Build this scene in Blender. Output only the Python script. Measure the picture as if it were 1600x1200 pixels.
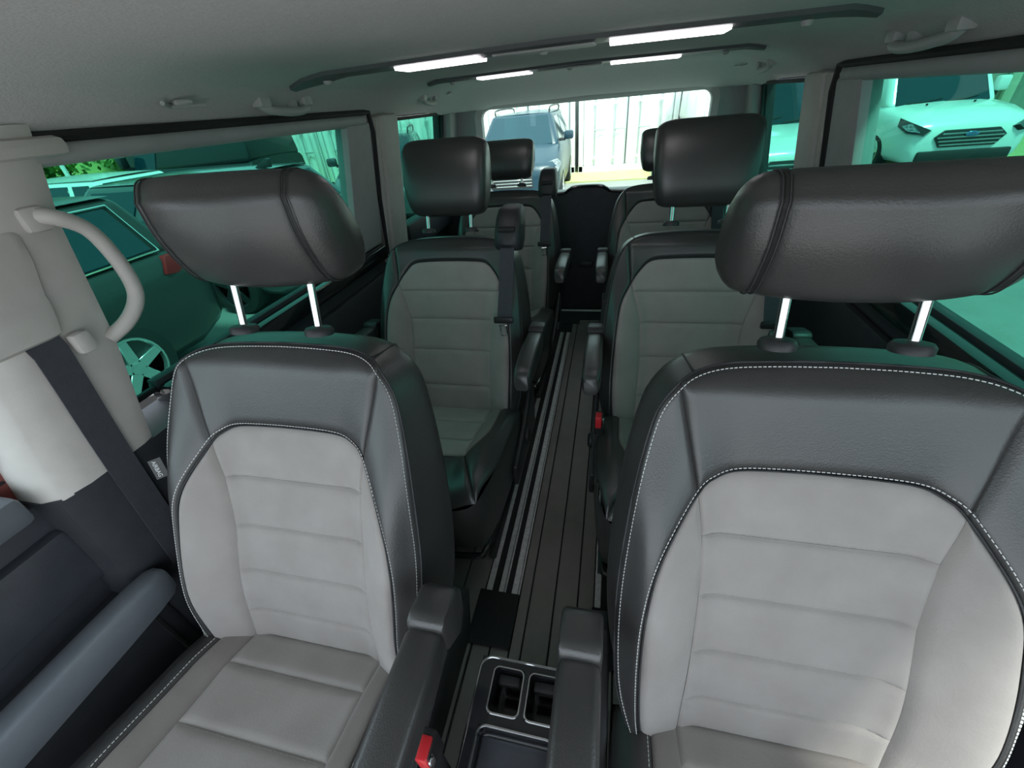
import bpy, bmesh, math, random
from mathutils import Vector, Matrix
random.seed(7)
sc = bpy.context.scene
for o in list(bpy.data.objects): bpy.data.objects.remove(o)
COL = sc.collection

# ------------------------------------------------------------------ camera
# axes: x = image right across the van, y = towards the tailgate, z up, van floor at z = 0
cam_data = bpy.data.cameras.new('camera'); cam = bpy.data.objects.new('camera', cam_data); COL.objects.link(cam)
cam_data.sensor_width = 36.0; cam_data.lens = 638.73 / 1600 * 36; cam_data.clip_start = 0.02; cam_data.clip_end = 300
XD = Vector((0.97514, 0.05212, -0.21477)); YD = Vector((0.20574, -0.56735, 0.79644)); ZD = XD.cross(YD)
if ZD.y > 0: ZD = -ZD
right = Vector((XD.x, YD.x, ZD.x)); down = Vector((XD.y, YD.y, ZD.y)); fwd = Vector((XD.z, YD.z, ZD.z))
m = Matrix((right, -down, -fwd)).transposed().to_4x4()
m.translation = (0.142, 0.0, 1.2)
cam.matrix_world = m
sc.camera = cam

# ------------------------------------------------------------------ sky, light, exposure
world = bpy.data.worlds.new('sky'); sc.world = world; world.use_nodes = True
bg = world.node_tree.nodes['Background']
bg.inputs['Color'].default_value = (0.80, 0.91, 1.0, 1); bg.inputs['Strength'].default_value = 1.0
sd = bpy.data.lights.new('sun', 'SUN'); sd.energy = 4.0; sd.angle = math.radians(12); sd.color = (1, .97, .92)
sun = bpy.data.objects.new('sun', sd); COL.objects.link(sun)
sun.rotation_euler = Vector((-0.30, 0.42, -1.0)).to_track_quat('-Z', 'Y').to_euler()
sc.view_settings.view_transform = 'Standard'; sc.view_settings.look = 'None'
sc.view_settings.gamma = 1; sc.view_settings.use_curve_mapping = False
sc.view_settings.exposure = 1.45

# ------------------------------------------------------------------ materials
def mat(name, col, rough=.5, metal=0., noise=None, bump=None, spec=.5, sheen=0., coat=0., emit=None, bumptype='noise'):
    """noise=(scale, second colour, contrast); bump=(scale, strength)"""
    M = bpy.data.materials.new(name); M.use_nodes = True
    nt = M.node_tree; b = nt.nodes['Principled BSDF']
    b.inputs['Base Color'].default_value = (*col, 1); b.inputs['Roughness'].default_value = rough
    b.inputs['Metallic'].default_value = metal; b.inputs['Specular IOR Level'].default_value = spec
    if sheen: b.inputs['Sheen Weight'].default_value = sheen
    if coat: b.inputs['Coat Weight'].default_value = coat; b.inputs['Coat Roughness'].default_value = .08
    tc = nt.nodes.new('ShaderNodeTexCoord')
    n = nt.nodes.new('ShaderNodeTexNoise'); n.inputs['Scale'].default_value = noise[0] if noise else 40
    nt.links.new(tc.outputs['Object'], n.inputs['Vector']); n.inputs['Detail'].default_value = 5
    r = nt.nodes.new('ShaderNodeValToRGB'); c2 = noise[1] if noise else tuple(c * .93 for c in col)
    w = noise[2] if noise and len(noise) > 2 else .2
    r.color_ramp.elements[0].position = .5 - w; r.color_ramp.elements[1].position = .5 + w
    r.color_ramp.elements[0].color = (*col, 1); r.color_ramp.elements[1].color = (*c2, 1)
    nt.links.new(n.outputs['Fac'], r.inputs['Fac']); nt.links.new(r.outputs['Color'], b.inputs['Base Color'])
    if bump:
        if bumptype == 'voronoi':
            n2 = nt.nodes.new('ShaderNodeTexVoronoi'); out = 'Distance'
        else:
            n2 = nt.nodes.new('ShaderNodeTexNoise'); out = 'Fac'; n2.inputs['Detail'].default_value = 3
        n2.inputs['Scale'].default_value = bump[0]; nt.links.new(tc.outputs['Object'], n2.inputs['Vector'])
        bp = nt.nodes.new('ShaderNodeBump'); bp.inputs['Strength'].default_value = bump[1]; bp.inputs['Distance'].default_value = .004
        nt.links.new(n2.outputs[out], bp.inputs['Height']); nt.links.new(bp.outputs['Normal'], b.inputs['Normal'])
    if emit:
        b.inputs['Emission Color'].default_value = (*emit[0], 1); b.inputs['Emission Strength'].default_value = emit[1]
    return M

def glass(name, tint, refl=.06):
    """tinted pane: tint is the transmission of ONE of its two faces"""
    M = bpy.data.materials.new(name); M.use_nodes = True; nt = M.node_tree
    for n in list(nt.nodes):
        if n.type != 'OUTPUT_MATERIAL': nt.nodes.remove(n)
    out = [n for n in nt.nodes if n.type == 'OUTPUT_MATERIAL'][0]
    t = nt.nodes.new('ShaderNodeBsdfTransparent'); t.inputs['Color'].default_value = (*tint, 1)
    g = nt.nodes.new('ShaderNodeBsdfGlossy'); g.inputs['Roughness'].default_value = .02; g.inputs['Color'].default_value = (.8, .9, .9, 1)
    lw = nt.nodes.new('ShaderNodeLayerWeight'); lw.inputs['Blend'].default_value = .5
    pw = nt.nodes.new('ShaderNodeMath'); pw.operation = 'POWER'; pw.inputs[1].default_value = 5; nt.links.new(lw.outputs['Facing'], pw.inputs[0])
    ma = nt.nodes.new('ShaderNodeMath'); ma.operation = 'MULTIPLY_ADD'; ma.inputs[1].default_value = .45; ma.inputs[2].default_value = refl / 3; nt.links.new(pw.outputs[0], ma.inputs[0])
    mx = nt.nodes.new('ShaderNodeMixShader')
    nt.links.new(ma.outputs[0], mx.inputs['Fac']); nt.links.new(t.outputs['BSDF'], mx.inputs[1]); nt.links.new(g.outputs['BSDF'], mx.inputs[2])
    nt.links.new(mx.outputs['Shader'], out.inputs['Surface'])
    return M

LEATHER = mat('black_leather', (.036, .0345, .034), .36, noise=(9, (.044, .0425, .042)), bump=(420, .08), bumptype='voronoi', spec=.8)
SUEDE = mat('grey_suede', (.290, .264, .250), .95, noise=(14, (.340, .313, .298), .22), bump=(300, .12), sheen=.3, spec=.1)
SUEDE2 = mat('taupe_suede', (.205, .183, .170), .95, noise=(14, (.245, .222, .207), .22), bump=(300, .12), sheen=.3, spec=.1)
THREAD = mat('pale_thread', (.66, .66, .65), .8)
THREAD2 = mat('grey_thread', (.34, .32, .30), .9)
CORD = mat('seam_cord', (.03, .03, .032), .6)
CHROME = mat('chrome', (.85, .85, .86), .12, 1.0)
BLACKP = mat('black_plastic', (.018, .018, .02), .48, noise=(60, (.026, .026, .028)), bump=(600, .08))
GLOSSB = mat('gloss_black', (.012, .013, .015), .15, noise=(6, (.016, .016, .018)), coat=.5)
DARKT = mat('dark_trim', (.030, .032, .038), .55, noise=(30, (.038, .040, .046)), bump=(500, .12), spec=.3)
DOORP = mat('door_plastic', (.048, .052, .064), .32, noise=(30, (.058, .062, .075)), bump=(500, .08), spec=.75)
DOORLIT = mat('door_plastic_skylit', (.13, .145, .165), .34, noise=(30, (.145, .16, .18)), bump=(500, .08), spec=.7)  # same dark door plastic, sky sheen on upward faces put into the colour
BEIGE = mat('pillar_plastic', (.50, .47, .44), .6, noise=(25, (.54, .51, .48)), bump=(500, .06))
GREYT = mat('grey_trim', (.34, .345, .34), .65, noise=(25, (.37, .375, .37)), bump=(500, .06))
HEADL = mat('headliner_fabric', (.56, .55, .54), .95, noise=(120, (.62, .61, .60), .25), bump=(260, .25), spec=.1)
RUBBER = mat('black_rubber', (.012, .012, .013), .7)
PLANK = mat('dark_plank', (.19, .176, .162), .42, noise=(18, (.235, .22, .20), .3), bump=(200, .1))
ALU = mat('brushed_aluminium', (.78, .78, .77), .45, .3, noise=(80, (.56, .56, .55)))
CARPET = mat('dark_carpet', (.022, .022, .024), .98, noise=(90, (.03, .03, .032)), bump=(400, .5))
BELT = mat('belt_webbing', (.045, .047, .058), .8, noise=(60, (.055, .057, .068)), bump=(700, .3))
RED = mat('red_button', (.72, .03, .04), .35)
LAMP = mat('lamp_diffuser', (.9, .88, .9), .4, emit=((1.0, .93, .98), 1.6))
GREYPL = mat('grey_handle_plastic', (.38, .39, .38), .5, noise=(25, (.42, .43, .42)))
MAROON = mat('maroon_paint', (.25, .06, .05), .35, coat=.6)
TAGM = mat('grey_tag', (.10, .10, .10), .8)
WHITE = mat('white_print', (.8, .8, .8), .7)
SIDEGLASS = glass('green_privacy_glass', (.25, .55, .47))
REARGLASS = glass('pale_green_glass', (.85, .96, .91))
CLEARGLASS = glass('clear_green_glass', (.93, .97, .96))
# outdoors
ASPH = mat('asphalt', (.19, .19, .185), .9, noise=(3, (.24, .24, .235), .3), bump=(60, .4))
GRASS = mat('grass_ground', (.24, .30, .08), .95, noise=(2.5, (.33, .38, .11), .25), bump=(30, .6))
GRAVEL = mat('dry_verge', (.42, .40, .20), .95, noise=(4, (.34, .36, .14), .25))
CWHITE = mat('container_white', (.86, .87, .86), .5, noise=(2, (.76, .78, .77), .3))
CGREY = mat('container_gasket', (.42, .45, .46), .6)
def paint(n, c, metal=0., coat=.8): return mat(n, c, .35, metal, coat=coat)
P_WHITE = paint('white_car_paint', (.84, .85, .85)); P_BLUE = paint('blue_car_paint', (.004, .028, .050), 0., .15)
P_GREY = paint('dark_grey_car_paint', (.055, .07, .078), .3); P_SILV = paint('silver_car_paint', (.022, .024, .025), 0., .25); P_DARK = paint('black_car_paint', (.010, .014, .017), 0., .1)
CARGLASS = mat('car_window_glass', (.008, .035, .052), .06, spec=.5)
TAIL = mat('tail_lamp_red', (.36, .012, .018), .25, spec=.3)
HLAMP = mat('head_lamp', (.42, .45, .48), .12, .6, noise=(45, (.08, .09, .10), .12), coat=.9)
TYRE = mat('tyre_rubber', (.015, .015, .016), .8)
ALLOY = mat('alloy_rim', (.62, .64, .66), .25, .9)
LEAF = mat('tree_leaf', (.045, .12, .02), .7, noise=(3, (.12, .26, .04), .2))
BARK = mat('bark', (.09, .07, .05), .9)
SHEDM = mat('shed_cladding', (.20, .22, .20), .7, noise=(3, (.26, .28, .25)))
SHEDB = mat('shed_beam', (.50, .53, .46), .7)

# ------------------------------------------------------------------ mesh helpers
def NB(): return bmesh.new()
def obj(name, bm, material, parent=None, smooth=True, ang=40):
    bmesh.ops.recalc_face_normals(bm, faces=bm.faces[:])
    me = bpy.data.meshes.new(name); bm.to_mesh(me); bm.free()
    return meshobj(name, me, material, parent, smooth, ang)
def meshobj(name, me, material, parent=None, smooth=True, ang=40):
    if material is not None:
        me.materials.clear(); me.materials.append(material)
    if smooth:
        for p in me.polygons: p.use_smooth = True
        me.set_sharp_from_angle(angle=math.radians(ang))
    o = bpy.data.objects.new(name, me); COL.objects.link(o)
    if parent: o.parent = parent
    return o
def link(name, me, parent):
    o = bpy.data.objects.new(name, me); COL.objects.link(o); o.parent = parent; return o
def tag(o, label=None, cat=None, group=None, kind=None):
    if label: o['label'] = label
    if cat: o['category'] = cat
    if group: o['group'] = group
    if kind: o['kind'] = kind
    return o
def struct(o): o['kind'] = 'structure'; return o
def empty(name, loc=(0, 0, 0), rz=0.):
    o = bpy.data.objects.new(name, None); COL.objects.link(o); o.location = loc; o.rotation_euler = (0, 0, rz); o.empty_display_size = .05; return o
def copy_tree(o, parent=None):
    c = o.copy(); COL.objects.link(c); c.parent = parent
    for ch in list(o.children):
        if ch != c: copy_tree(ch, c)
    return c

def grid(bm, P, flip=False, closed=False):
    V = [[bm.verts.new(p) for p in row] for row in P]
    n = len(V)
    for i in range(n if closed else n - 1):
        a, b = V[i], V[(i + 1) % n]
        for j in range(len(a) - 1):
            try: bm.faces.new((a[j], a[j + 1], b[j + 1], b[j]))
            except ValueError: pass
    return V
def loft(bm, rings, cap=True):
    """closed rings"""
    V = [[bm.verts.new(p) for p in r] for r in rings]
    n = len(V[0])
    for a, b in zip(V, V[1:]):
        for j in range(n):
            bm.faces.new((a[j], a[(j + 1) % n], b[(j + 1) % n], b[j]))
    if cap:
        bm.faces.new(V[0]); bm.faces.new(V[-1])
    return V
def tube(bm, path, r, n=8, closed=False, flat=1.0):
    path = [Vector(p) for p in path]; N = len(path); rings = []
    up = None
    for i, p in enumerate(path):
        if closed: d = path[(i + 1) % N] - path[i - 1]
        else: d = path[min(i + 1, N - 1)] - path[max(i - 1, 0)]
        d.normalize()
        if up is None:
            up = Vector((0, 0, 1)) if abs(d.z) < .9 else Vector((1, 0, 0))
        up = (up - d * up.dot(d)).normalized(); side = d.cross(up)
        rr = r[i] if isinstance(r, (list, tuple)) else r
        rings.append([p + (up * math.sin(a) * flat + side * math.cos(a)) * rr for a in [2 * math.pi * k / n for k in range(n)]])
    if closed:
        V = [[bm.verts.new(q) for q in rg] for rg in rings]
        for i in range(N):
            a, b = V[i], V[(i + 1) % N]
            for j in range(n): bm.faces.new((a[j], a[(j + 1) % n], b[(j + 1) % n], b[j]))
    else: loft(bm, rings)
def box(bm, lo, hi, bev=0., seg=2, mtx=None):
    t = bmesh.new(); bmesh.ops.create_cube(t, size=1)
    for v in t.verts:
        v.co = Vector([lo[k] + (v.co[k] + .5) * (hi[k] - lo[k]) for k in range(3)])
    if bev: bmesh.ops.bevel(t, geom=t.edges[:], offset=bev, segments=seg, profile=.5, affect='EDGES')
    if mtx: bmesh.ops.transform(t, matrix=mtx, verts=t.verts[:])
    merge(bm, t)
def hexa(bm, P, bev=0., seg=2):
    """P: 4 bottom + 4 top corners"""
    t = bmesh.new(); v = [t.verts.new(p) for p in P]
    for f in ((0, 1, 2, 3), (7, 6, 5, 4), (0, 4, 5, 1), (1, 5, 6, 2), (2, 6, 7, 3), (3, 7, 4, 0)): t.faces.new([v[i] for i in f])
    bmesh.ops.recalc_face_normals(t, faces=t.faces[:])
    if bev: bmesh.ops.bevel(t, geom=t.edges[:], offset=bev, segments=seg, profile=.5, affect='EDGES')
    merge(bm, t)
def merge(bm, t):
    vm = {v: bm.verts.new(v.co) for v in t.verts}
    for f in t.faces:
        try: bm.faces.new([vm[v] for v in f.verts])
        except ValueError: pass
    t.free()
def prism(bm, pts, ax, a, b, bev=0., seg=2):
    """polygon pts in the plane normal to axis ax, from a to b along it"""
    def mk(p, q):
        return {0: (q, p[0], p[1]), 1: (p[0], q, p[1]), 2: (p[0], p[1], q)}[ax]
    t = bmesh.new(); A = [t.verts.new(mk(p, a)) for p in pts]; B = [t.verts.new(mk(p, b)) for p in pts]
    t.faces.new(A); t.faces.new(B[::-1]); n = len(pts)
    for i in range(n): t.faces.new((A[i], A[(i + 1) % n], B[(i + 1) % n], B[i]))
    bmesh.ops.recalc_face_normals(t, faces=t.faces[:])
    if bev: bmesh.ops.bevel(t, geom=t.edges[:], offset=bev, segments=seg, profile=.5, affect='EDGES')
    merge(bm, t)
def cyl(bm, p, q, r, n=16, r2=None):
    p = Vector(p); q = Vector(q); d = (q - p).normalized()
    u = d.orthogonal().normalized(); w = d.cross(u)
    R = [[c + (u * math.cos(2 * math.pi * k / n) + w * math.sin(2 * math.pi * k / n)) * rr for k in range(n)] for c, rr in ((p, r), (q, r if r2 is None else r2))]
    loft(bm, R)
def ring(bm, p, axis, prof, n=20):
    """lathe: prof = [(radius, distance along axis)]"""
    p = Vector(p); d = Vector(axis).normalized(); u = d.orthogonal().normalized(); w = d.cross(u)
    R = [[p + d * h + (u * math.cos(2 * math.pi * k / n) + w * math.sin(2 * math.pi * k / n)) * r for k in range(n)] for r, h in prof]
    loft(bm, R)
def sstep(a, b, x):
    t = min(1, max(0, (x - a) / (b - a))); return t * t * (3 - 2 * t)
def lerp(a, b, t): return a + (b - a) * t
def crom(pts, per=8):
    P = [Vector((*p, 0)) if len(p) == 2 else Vector(p) for p in pts]; out = []
    for i in range(len(P) - 1):
        p0 = P[i - 1] if i else P[0] * 2 - P[1]; p1 = P[i]; p2 = P[i + 1]; p3 = P[i + 2] if i + 2 < len(P) else p2 * 2 - p1
        for k in range(per):
            t = k / per
            out.append(.5 * ((2 * p1) + (p2 - p0) * t + (2 * p0 - 5 * p1 + 4 * p2 - p3) * t * t + (3 * p1 - p0 - 3 * p2 + p3) * t ** 3))
    out.append(P[-1]); return out
def resample(P, n, ease=0.):
    L = [0.]
    for a, b in zip(P, P[1:]): L.append(L[-1] + (b - a).length)
    out = []
    for k in range(n):
        u = k / (n - 1)
        if ease: u = lerp(u, .5 - .5 * math.cos(math.pi * u), ease)
        x = u * L[-1]; i = 0
        while i < len(P) - 2 and L[i + 1] < x: i += 1
        seg = L[i + 1] - L[i]
        out.append(P[i].lerp(P[i + 1], (x - L[i]) / seg if seg else 0))
    return out
def mir(P): return [Vector((-p.x, p.y, p.z)) for p in P]
def plen(P): return sum((b - a).length for a, b in zip(P, P[1:]))
def patch(bm, A, B, nu, nv, surf, puff=.006, sink=.004, rad=.02):
    """padded panel between curves A and B (in surface coordinates); its rim dips into the seam"""
    A = resample(A, nv, .7); B = resample(B, nv, .7); LA = (plen(A) + plen(B)) / 2
    rows = []
    for j in range(nv):
        w = (B[j] - A[j]).length; row = []
        v = .5 - .5 * math.cos(math.pi * j / (nv - 1)); v = lerp(j / (nv - 1), v, .7)
        for i in range(nu):
            u = lerp(i / (nu - 1), .5 - .5 * math.cos(math.pi * i / (nu - 1)), .7)
            p = A[j].lerp(B[j], u)
            du = min(u, 1 - u) * w; dv = min(v, 1 - v) * LA
            e = min(1, du / rad) ; f = min(1, dv / rad)
            e = 1 - (1 - e) ** 2.5; f = 1 - (1 - f) ** 2.5
            row.append(surf(p.x, p.y, -sink + (puff + sink) * min(e, f)))
        rows.append(row)
    grid(bm, rows)
def stitches(bm, P, surf, dd=.0032, step=.0062, ln=.004, r=.00075, off=0.):
    L = plen(P); n = int(L / step); Q = resample(P, n * 3 + 1)
    for k in range(n):
        a = Q[k * 3]; b = Q[min(k * 3 + 2, len(Q) - 1)]
        A_ = Vector(surf(a.x, a.y, dd)); B_ = Vector(surf(b.x, b.y, dd))
        if (B_ - A_).length < 1e-5: continue
        d = (B_ - A_).normalized(); u = d.orthogonal().normalized(); w = d.cross(u)
        c = (A_ + B_) / 2; h = (B_ - A_).length / 2
        loft(bm, [[c + d * s * h + (u * math.cos(q) + w * math.sin(q)) * r for q in (0, 2.1, 4.2)] for s in (-1, 1)])

# ================================================================== THE VAN: shell
def xw(z): return .90 - .2 * (z - .78) if z > .78 else .90          # half width of the glass plane at height z
def wallpanel(bm, side, y0, y1, z0, z1, inn=0., out=.05, y0t=None, y1t=None, bev=.006):
    """slab on the leaning side wall: inn = how far it stands in from the glass plane"""
    y0t = y0 if y0t is None else y0t; y1t = y1 if y1t is None else y1t
    P = []
    for z, a, b in ((z0, y0, y1), (z1, y0t, y1t)):
        xi = side * (xw(z) - inn); xo = side * (xw(z) + out)
        P += [(xi, a, z), (xi, b, z), (xo, b, z), (xo, a, z)]
    hexa(bm, P, bev)
def frame4(bm, side, y0, y1, z0, z1, w, inn, out):
    wallpanel(bm, side, y0, y1, z1 - w, z1, inn, out, bev=.003); wallpanel(bm, side, y0, y1, z0, z0 + w, inn, out, bev=.003)
    wallpanel(bm, side, y0, y0 + w, z0 + w, z1 - w, inn, out, bev=.003); wallpanel(bm, side, y1 - w, y1, z0 + w, z1 - w, inn, out, bev=.003)

# floor: black base with planks laid lengthwise
bm = NB(); box(bm, (-.93, -.75, -.06), (.93, 2.80, -.006)); FLOOR = struct(obj('floor', bm, CARPET, smooth=False))
GAP = .004
def plank(x0, x1, y0, y1):
    b = NB(); box(b, (x0 + GAP / 2, y0, -.006), (x1 - GAP / 2, y1, 0.), .0012, 1); return obj('plank', b, PLANK, FLOOR)
for x0, x1 in ((-.063, -.031), (-.031, .04), (.04, .106), (.106, .152)): plank(x0, x1, -.6, 2.60)
for x0, x1 in ((-.166, -.115), (-.115, -.063), (.152, .205), (.205, .262)): plank(x0, x1, -.6, .598)
for k in range(8): plank(-.168 - .07 * (k + 1), -.168 - .07 * k, -.6, 2.60)
for k in range(7): plank(.262 + .07 * k, .262 + .07 * (k + 1), -.6, 2.60)
b = NB(); box(b, (-.30, 2.585, 0.), (.30, 2.605, .010), .003); obj('threshold_strip', b, ALU, FLOOR)
b = NB(); box(b, (-.60, 2.40, 0.), (-.02, 2.585, .003)); box(b, (-.02, 2.46, 0.), (.60, 2.585, .003)); obj('boot_mat', b, CARPET, FLOOR)

# ceiling: curved headliner with the roof skin above it
def ceil_z(x):
    a = abs(x); pts = [(0, 1.305), (.56, 1.299), (.69, 1.280), (.76, 1.250), (.80, 1.222), (.83, 1.195)]
    for (p, z), (q, w) in zip(pts, pts[1:]):
        if a <= q: return lerp(z, w, (a - p) / (q - p))
    return pts[-1][1]
def ceil_drop(y): return .115 * sstep(2.38, 2.86, y) ** 1.2
xs = [-.83 + 1.66 * i / 60 for i in range(61)]; ys = [-.55 + 3.42 * j / 70 for j in range(71)]
bm = NB()
lo_ = [[(x, y, max(1.18, ceil_z(x) - ceil_drop(y)) if abs(x) < .82 else ceil_z(x) - min(.02, ceil_drop(y))) for y in ys] for x in xs]
A_ = grid(bm, lo_)
up_ = [[(x * 1.08, y, 1.345) for y in ys] for x in xs]; B_ = grid(bm, up_)
nx, ny = len(xs), len(ys)
for j in range(ny - 1):
    bm.faces.new((A_[0][j], A_[0][j + 1], B_[0][j + 1], B_[0][j])); bm.faces.new((A_[-1][j], A_[-1][j + 1], B_[-1][j + 1], B_[-1][j]))
for i in range(nx - 1):
    bm.faces.new((A_[i][0], A_[i + 1][0], B_[i + 1][0], B_[i][0])); bm.faces.new((A_[i][-1], A_[i + 1][-1], B_[i + 1][-1], B_[i][-1]))
CEIL = struct(obj('ceiling', bm, HEADL))

# side walls
WALL = {}
for side, nm in ((-1, 'left'), (1, 'right')):
    bm = NB(); wallpanel(bm, side, .30, 2.88, -.05, .655, .0, .06)                       # lower panel
    wallpanel(bm, side, .30, 2.88, 1.19, 1.26, -.02, .06)                                  # cant rail
    wallpanel(bm, side, 1.745, 1.98, .60, 1.22, -.02, .06); wallpanel(bm, side, 2.62, 2.90, .60, 1.22, -.02, .06)
    W = struct(obj('wall_' + nm, bm, DARKT)); WALL[side] = W
    # sliding door: belt ledge, lower card, upper trim rail, rear trim panel
    b = NB(); wallpanel(b, side, .60, 1.74, .655, .715, .045, .03, bev=.010); obj('belt_ledge', b, GLOSSB, W)
    b = NB(); wallpanel(b, side, .60, 1.74, .690, .728, .012, .02, bev=.006); obj('window_track', b, DARKT, W)
    b = NB(); wallpanel(b, side, .62, 1.72, .05, .60, .030, .0, bev=.012); obj('door_card', b, DARKT, W)
    b = NB(); tube(b, [(side * (xw(1.192) - .012), y, 1.193) for y in (.50, .8, 1.2, 1.6, 1.70)], .020, 10); obj('window_rail', b, GREYT, W)
    b = NB(); tube(b, [(side * (xw(1.21) - .022), y, 1.216) for y in (.52, .9, 1.3, 1.70, 1.735)] + [(side * (xw(1.15) - .028), 1.752, 1.15), (side * (xw(.9) - .028), 1.765, .9), (side * (xw(.66) - .025), 1.772, .66)], .009, 8); obj('door_seal', b, RUBBER, W)
    b = NB(); wallpanel(b, side, 1.520, 1.745, .72, 1.185, .028, .03, y0t=1.565, y1t=1.735, bev=.012); obj('door_trim_panel', b, GREYT, W)
    b = NB(); wallpanel(b, side, 1.56, 1.735, .66, .72, .032, .03, bev=.008); obj('door_latch_cover', b, DARKT, W)
    # rear quarter: ledge below the glass
    b = NB(); wallpanel(b, side, 1.99, 2.64, .60, .735, .05, .03, bev=.012); obj('quarter_ledge', b, DARKT, W)

# pillars as trim
def pillar(n, side, label, y0, y1, y0t, y1t, z0, z1, inn, m_):
    b = NB(); wallpanel(b, side, y0, y1, z0, z1, inn, .03, y0t, y1t, bev=.016); o = obj('trim_%d' % n, b, m_); o['kind'] = 'structure'; o['label'] = label; return o
for n, side in ((1, -1), (2, 1)):
    p = pillar(n, side, ('left' if side < 0 else 'right') + ' grey pillar trim between sliding door and quarter window', 1.79, 1.955, 1.80, 1.955, .62, 1.205, .045, BEIGE)
    b = NB(); wallpanel(b, side, 1.765, 1.80, .62, 1.20, .030, .02, 1.775, 1.81, bev=.008); obj('pillar_edge', b, BEIGE, p)
    p2 = pillar(n + 2, side, ('left' if side < 0 else 'right') + ' grey rear corner pillar trim beside the tailgate window', 2.655, 2.84, 2.65, 2.84, .60, 1.215, .040, GREYT)

# tailgate
bm = NB(); prof = [(-.90, -.03), (-.90, .735), (-.62, .735), (-.16, .735), (-.11, .752), (-.07, .768), (.07, .768), (.11, .752), (.16, .735), (.62, .735), (.90, .735), (.90, -.03)]
prism(bm, prof, 1, 2.62, 2.66, .010); box(bm, (-.90, 2.65, -.03), (.90, 2.90, .70)); WR = struct(obj('wall_rear', bm, DARKT))
b = NB(); tube(b, crom([(-.62, 2.625, .737), (-.18, 2.625, .737), (-.11, 2.625, .754), (-.07, 2.625, .769), (.07, 2.625, .769), (.11, 2.625, .754), (.18, 2.625, .737), (.62, 2.625, .737)], 4), .010, 8); obj('sill_edge', b, GLOSSB, WR)
b = NB(); box(b, (-.045, 2.605, .30), (.045, 2.622, .335), .006); obj('tailgate_pull', b, BLACKP, WR)
# frame round the rear glass (rounded opening)
def rrect(x0, x1, z0, z1, r, n=6):
    out = []
    for cx, cz, a0 in ((x1 - r, z1 - r, 0), (x0 + r, z1 - r, 90), (x0 + r, z0 + r, 180), (x1 - r, z0 + r, 270)):
        for k in range(n + 1):
            a = math.radians(a0 + 90 * k / n); out.append((cx + r * math.cos(a), cz + r * math.sin(a)))
    return out
bm = NB(); inner = rrect(-.645, .635, .72, 1.178, .05); mid = rrect(-.675, .665, .70, 1.20, .06); outer = rrect(-.90, .90, .66, 1.30, .02)
loft(bm, [[(x, 2.86, z) for x, z in inner], [(x, 2.81, z) for x, z in inner], [(x, 2.775, z) for x, z in mid], [(x, 2.775, z) for x, z in outer], [(x, 2.90, z) for x, z in outer]], cap=False)
o = struct(obj('trim_5', bm, GREYT)); o['label'] = 'pale trim frame round the tailgate window'
# glass
def pane(n, side, y0, y1, z0, z1, m_):
    b = NB(); wallpanel(b, side, y0, y1, z0, z1, 0., .005, bev=0); g = struct(obj('window_%d' % n, b, m_, smooth=False))
    f = NB(); frame4(f, side, y0, y1, z0, z1, .014, .004, .010); obj('window_frame', f, RUBBER, g); return g
pane(1, -1, .48, 1.62, .70, 1.195, SIDEGLASS); pane(2, -1, 1.97, 2.64, .72, 1.19, SIDEGLASS)
pane(3, 1, .48, 1.62, .70, 1.195, SIDEGLASS); pane(4, 1, 1.97, 2.64, .72, 1.19, SIDEGLASS)
b = NB(); box(b, (-.70, 2.862, .69), (.69, 2.867, 1.21)); g = struct(obj('window_5', b, REARGLASS, smooth=False))
b = NB(); R_ = rrect(-.652, .642, .713, 1.184, .05); tube(b, [(x, 2.858, z) for x, z in R_], .008, 6, closed=True); obj('window_frame', b, RUBBER, g)
g = pane(6, -1, -.55, .30, .71, 1.19, CLEARGLASS); pane(7, 1, -.55, .30, .71, 1.19, CLEARGLASS)

# front doors
for n, side in ((1, -1), (2, 1)):
    bm = NB(); wallpanel(bm, side, -.60, .30, .02, .66, .03, .06, y1t=.30, bev=.012); wallpanel(bm, side, -.60, .33, 1.19, 1.25, -.02, .05)
    D = struct(obj('door_%d' % n, bm, DOORP))
    b = NB(); wallpanel(b, side, -.60, .275, .655, .715, .075, .03, bev=.014); obj('door_sill', b, DOORLIT, D)
    b = NB(); wallpanel(b, side, -.60, .29, .46, .60, .055, .0, bev=.012); obj('door_upper_panel', b, DOORP, D)
    xa = .90 - .165
    b = NB(); R = []
    for y, s in ((-.58, 1), (.20, 1), (.27, .97), (.305, .90), (.318, .7)):
        R.append([(side * (xa + .035 + px * s), y, .418 + pz * s) for px, pz in ((-.030, .020), (-.026, .029), (-.016, .033), (.016, .030), (.034, .020), (.075, -.02), (.05, -.052), (-.018, -.052), (-.028, -.02))])
    loft(b, R); obj('door_armrest', b, DOORLIT, D)
    b = NB(); wallpanel(b, side, -.58, .31, .06, .40, .105, .0, y1t=.30, bev=.016); obj('map_pocket', b, DARKT, D)
    b = NB(); wallpanel(b, side, .262, .268, .10, .33, .109, -.10, bev=0); obj('pocket_slot', b, RUBBER, D)
    b = NB()
    for dy, dz in ((0, 0), (.012, .004), (.006, -.010)): cyl(b, (side * (.90 - .108), .272 + dy, .372 + dz), (side * (.90 - .103), .272 + dy, .372 + dz), .0035, 8)
    obj('speaker_mark', b, GREYPL, D)
    b = NB(); wallpanel(b, side, .268, .300, .66, 1.19, -.005, .03, .42, .45, bev=.004); obj('door_frame_edge', b, MAROON, D)

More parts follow.
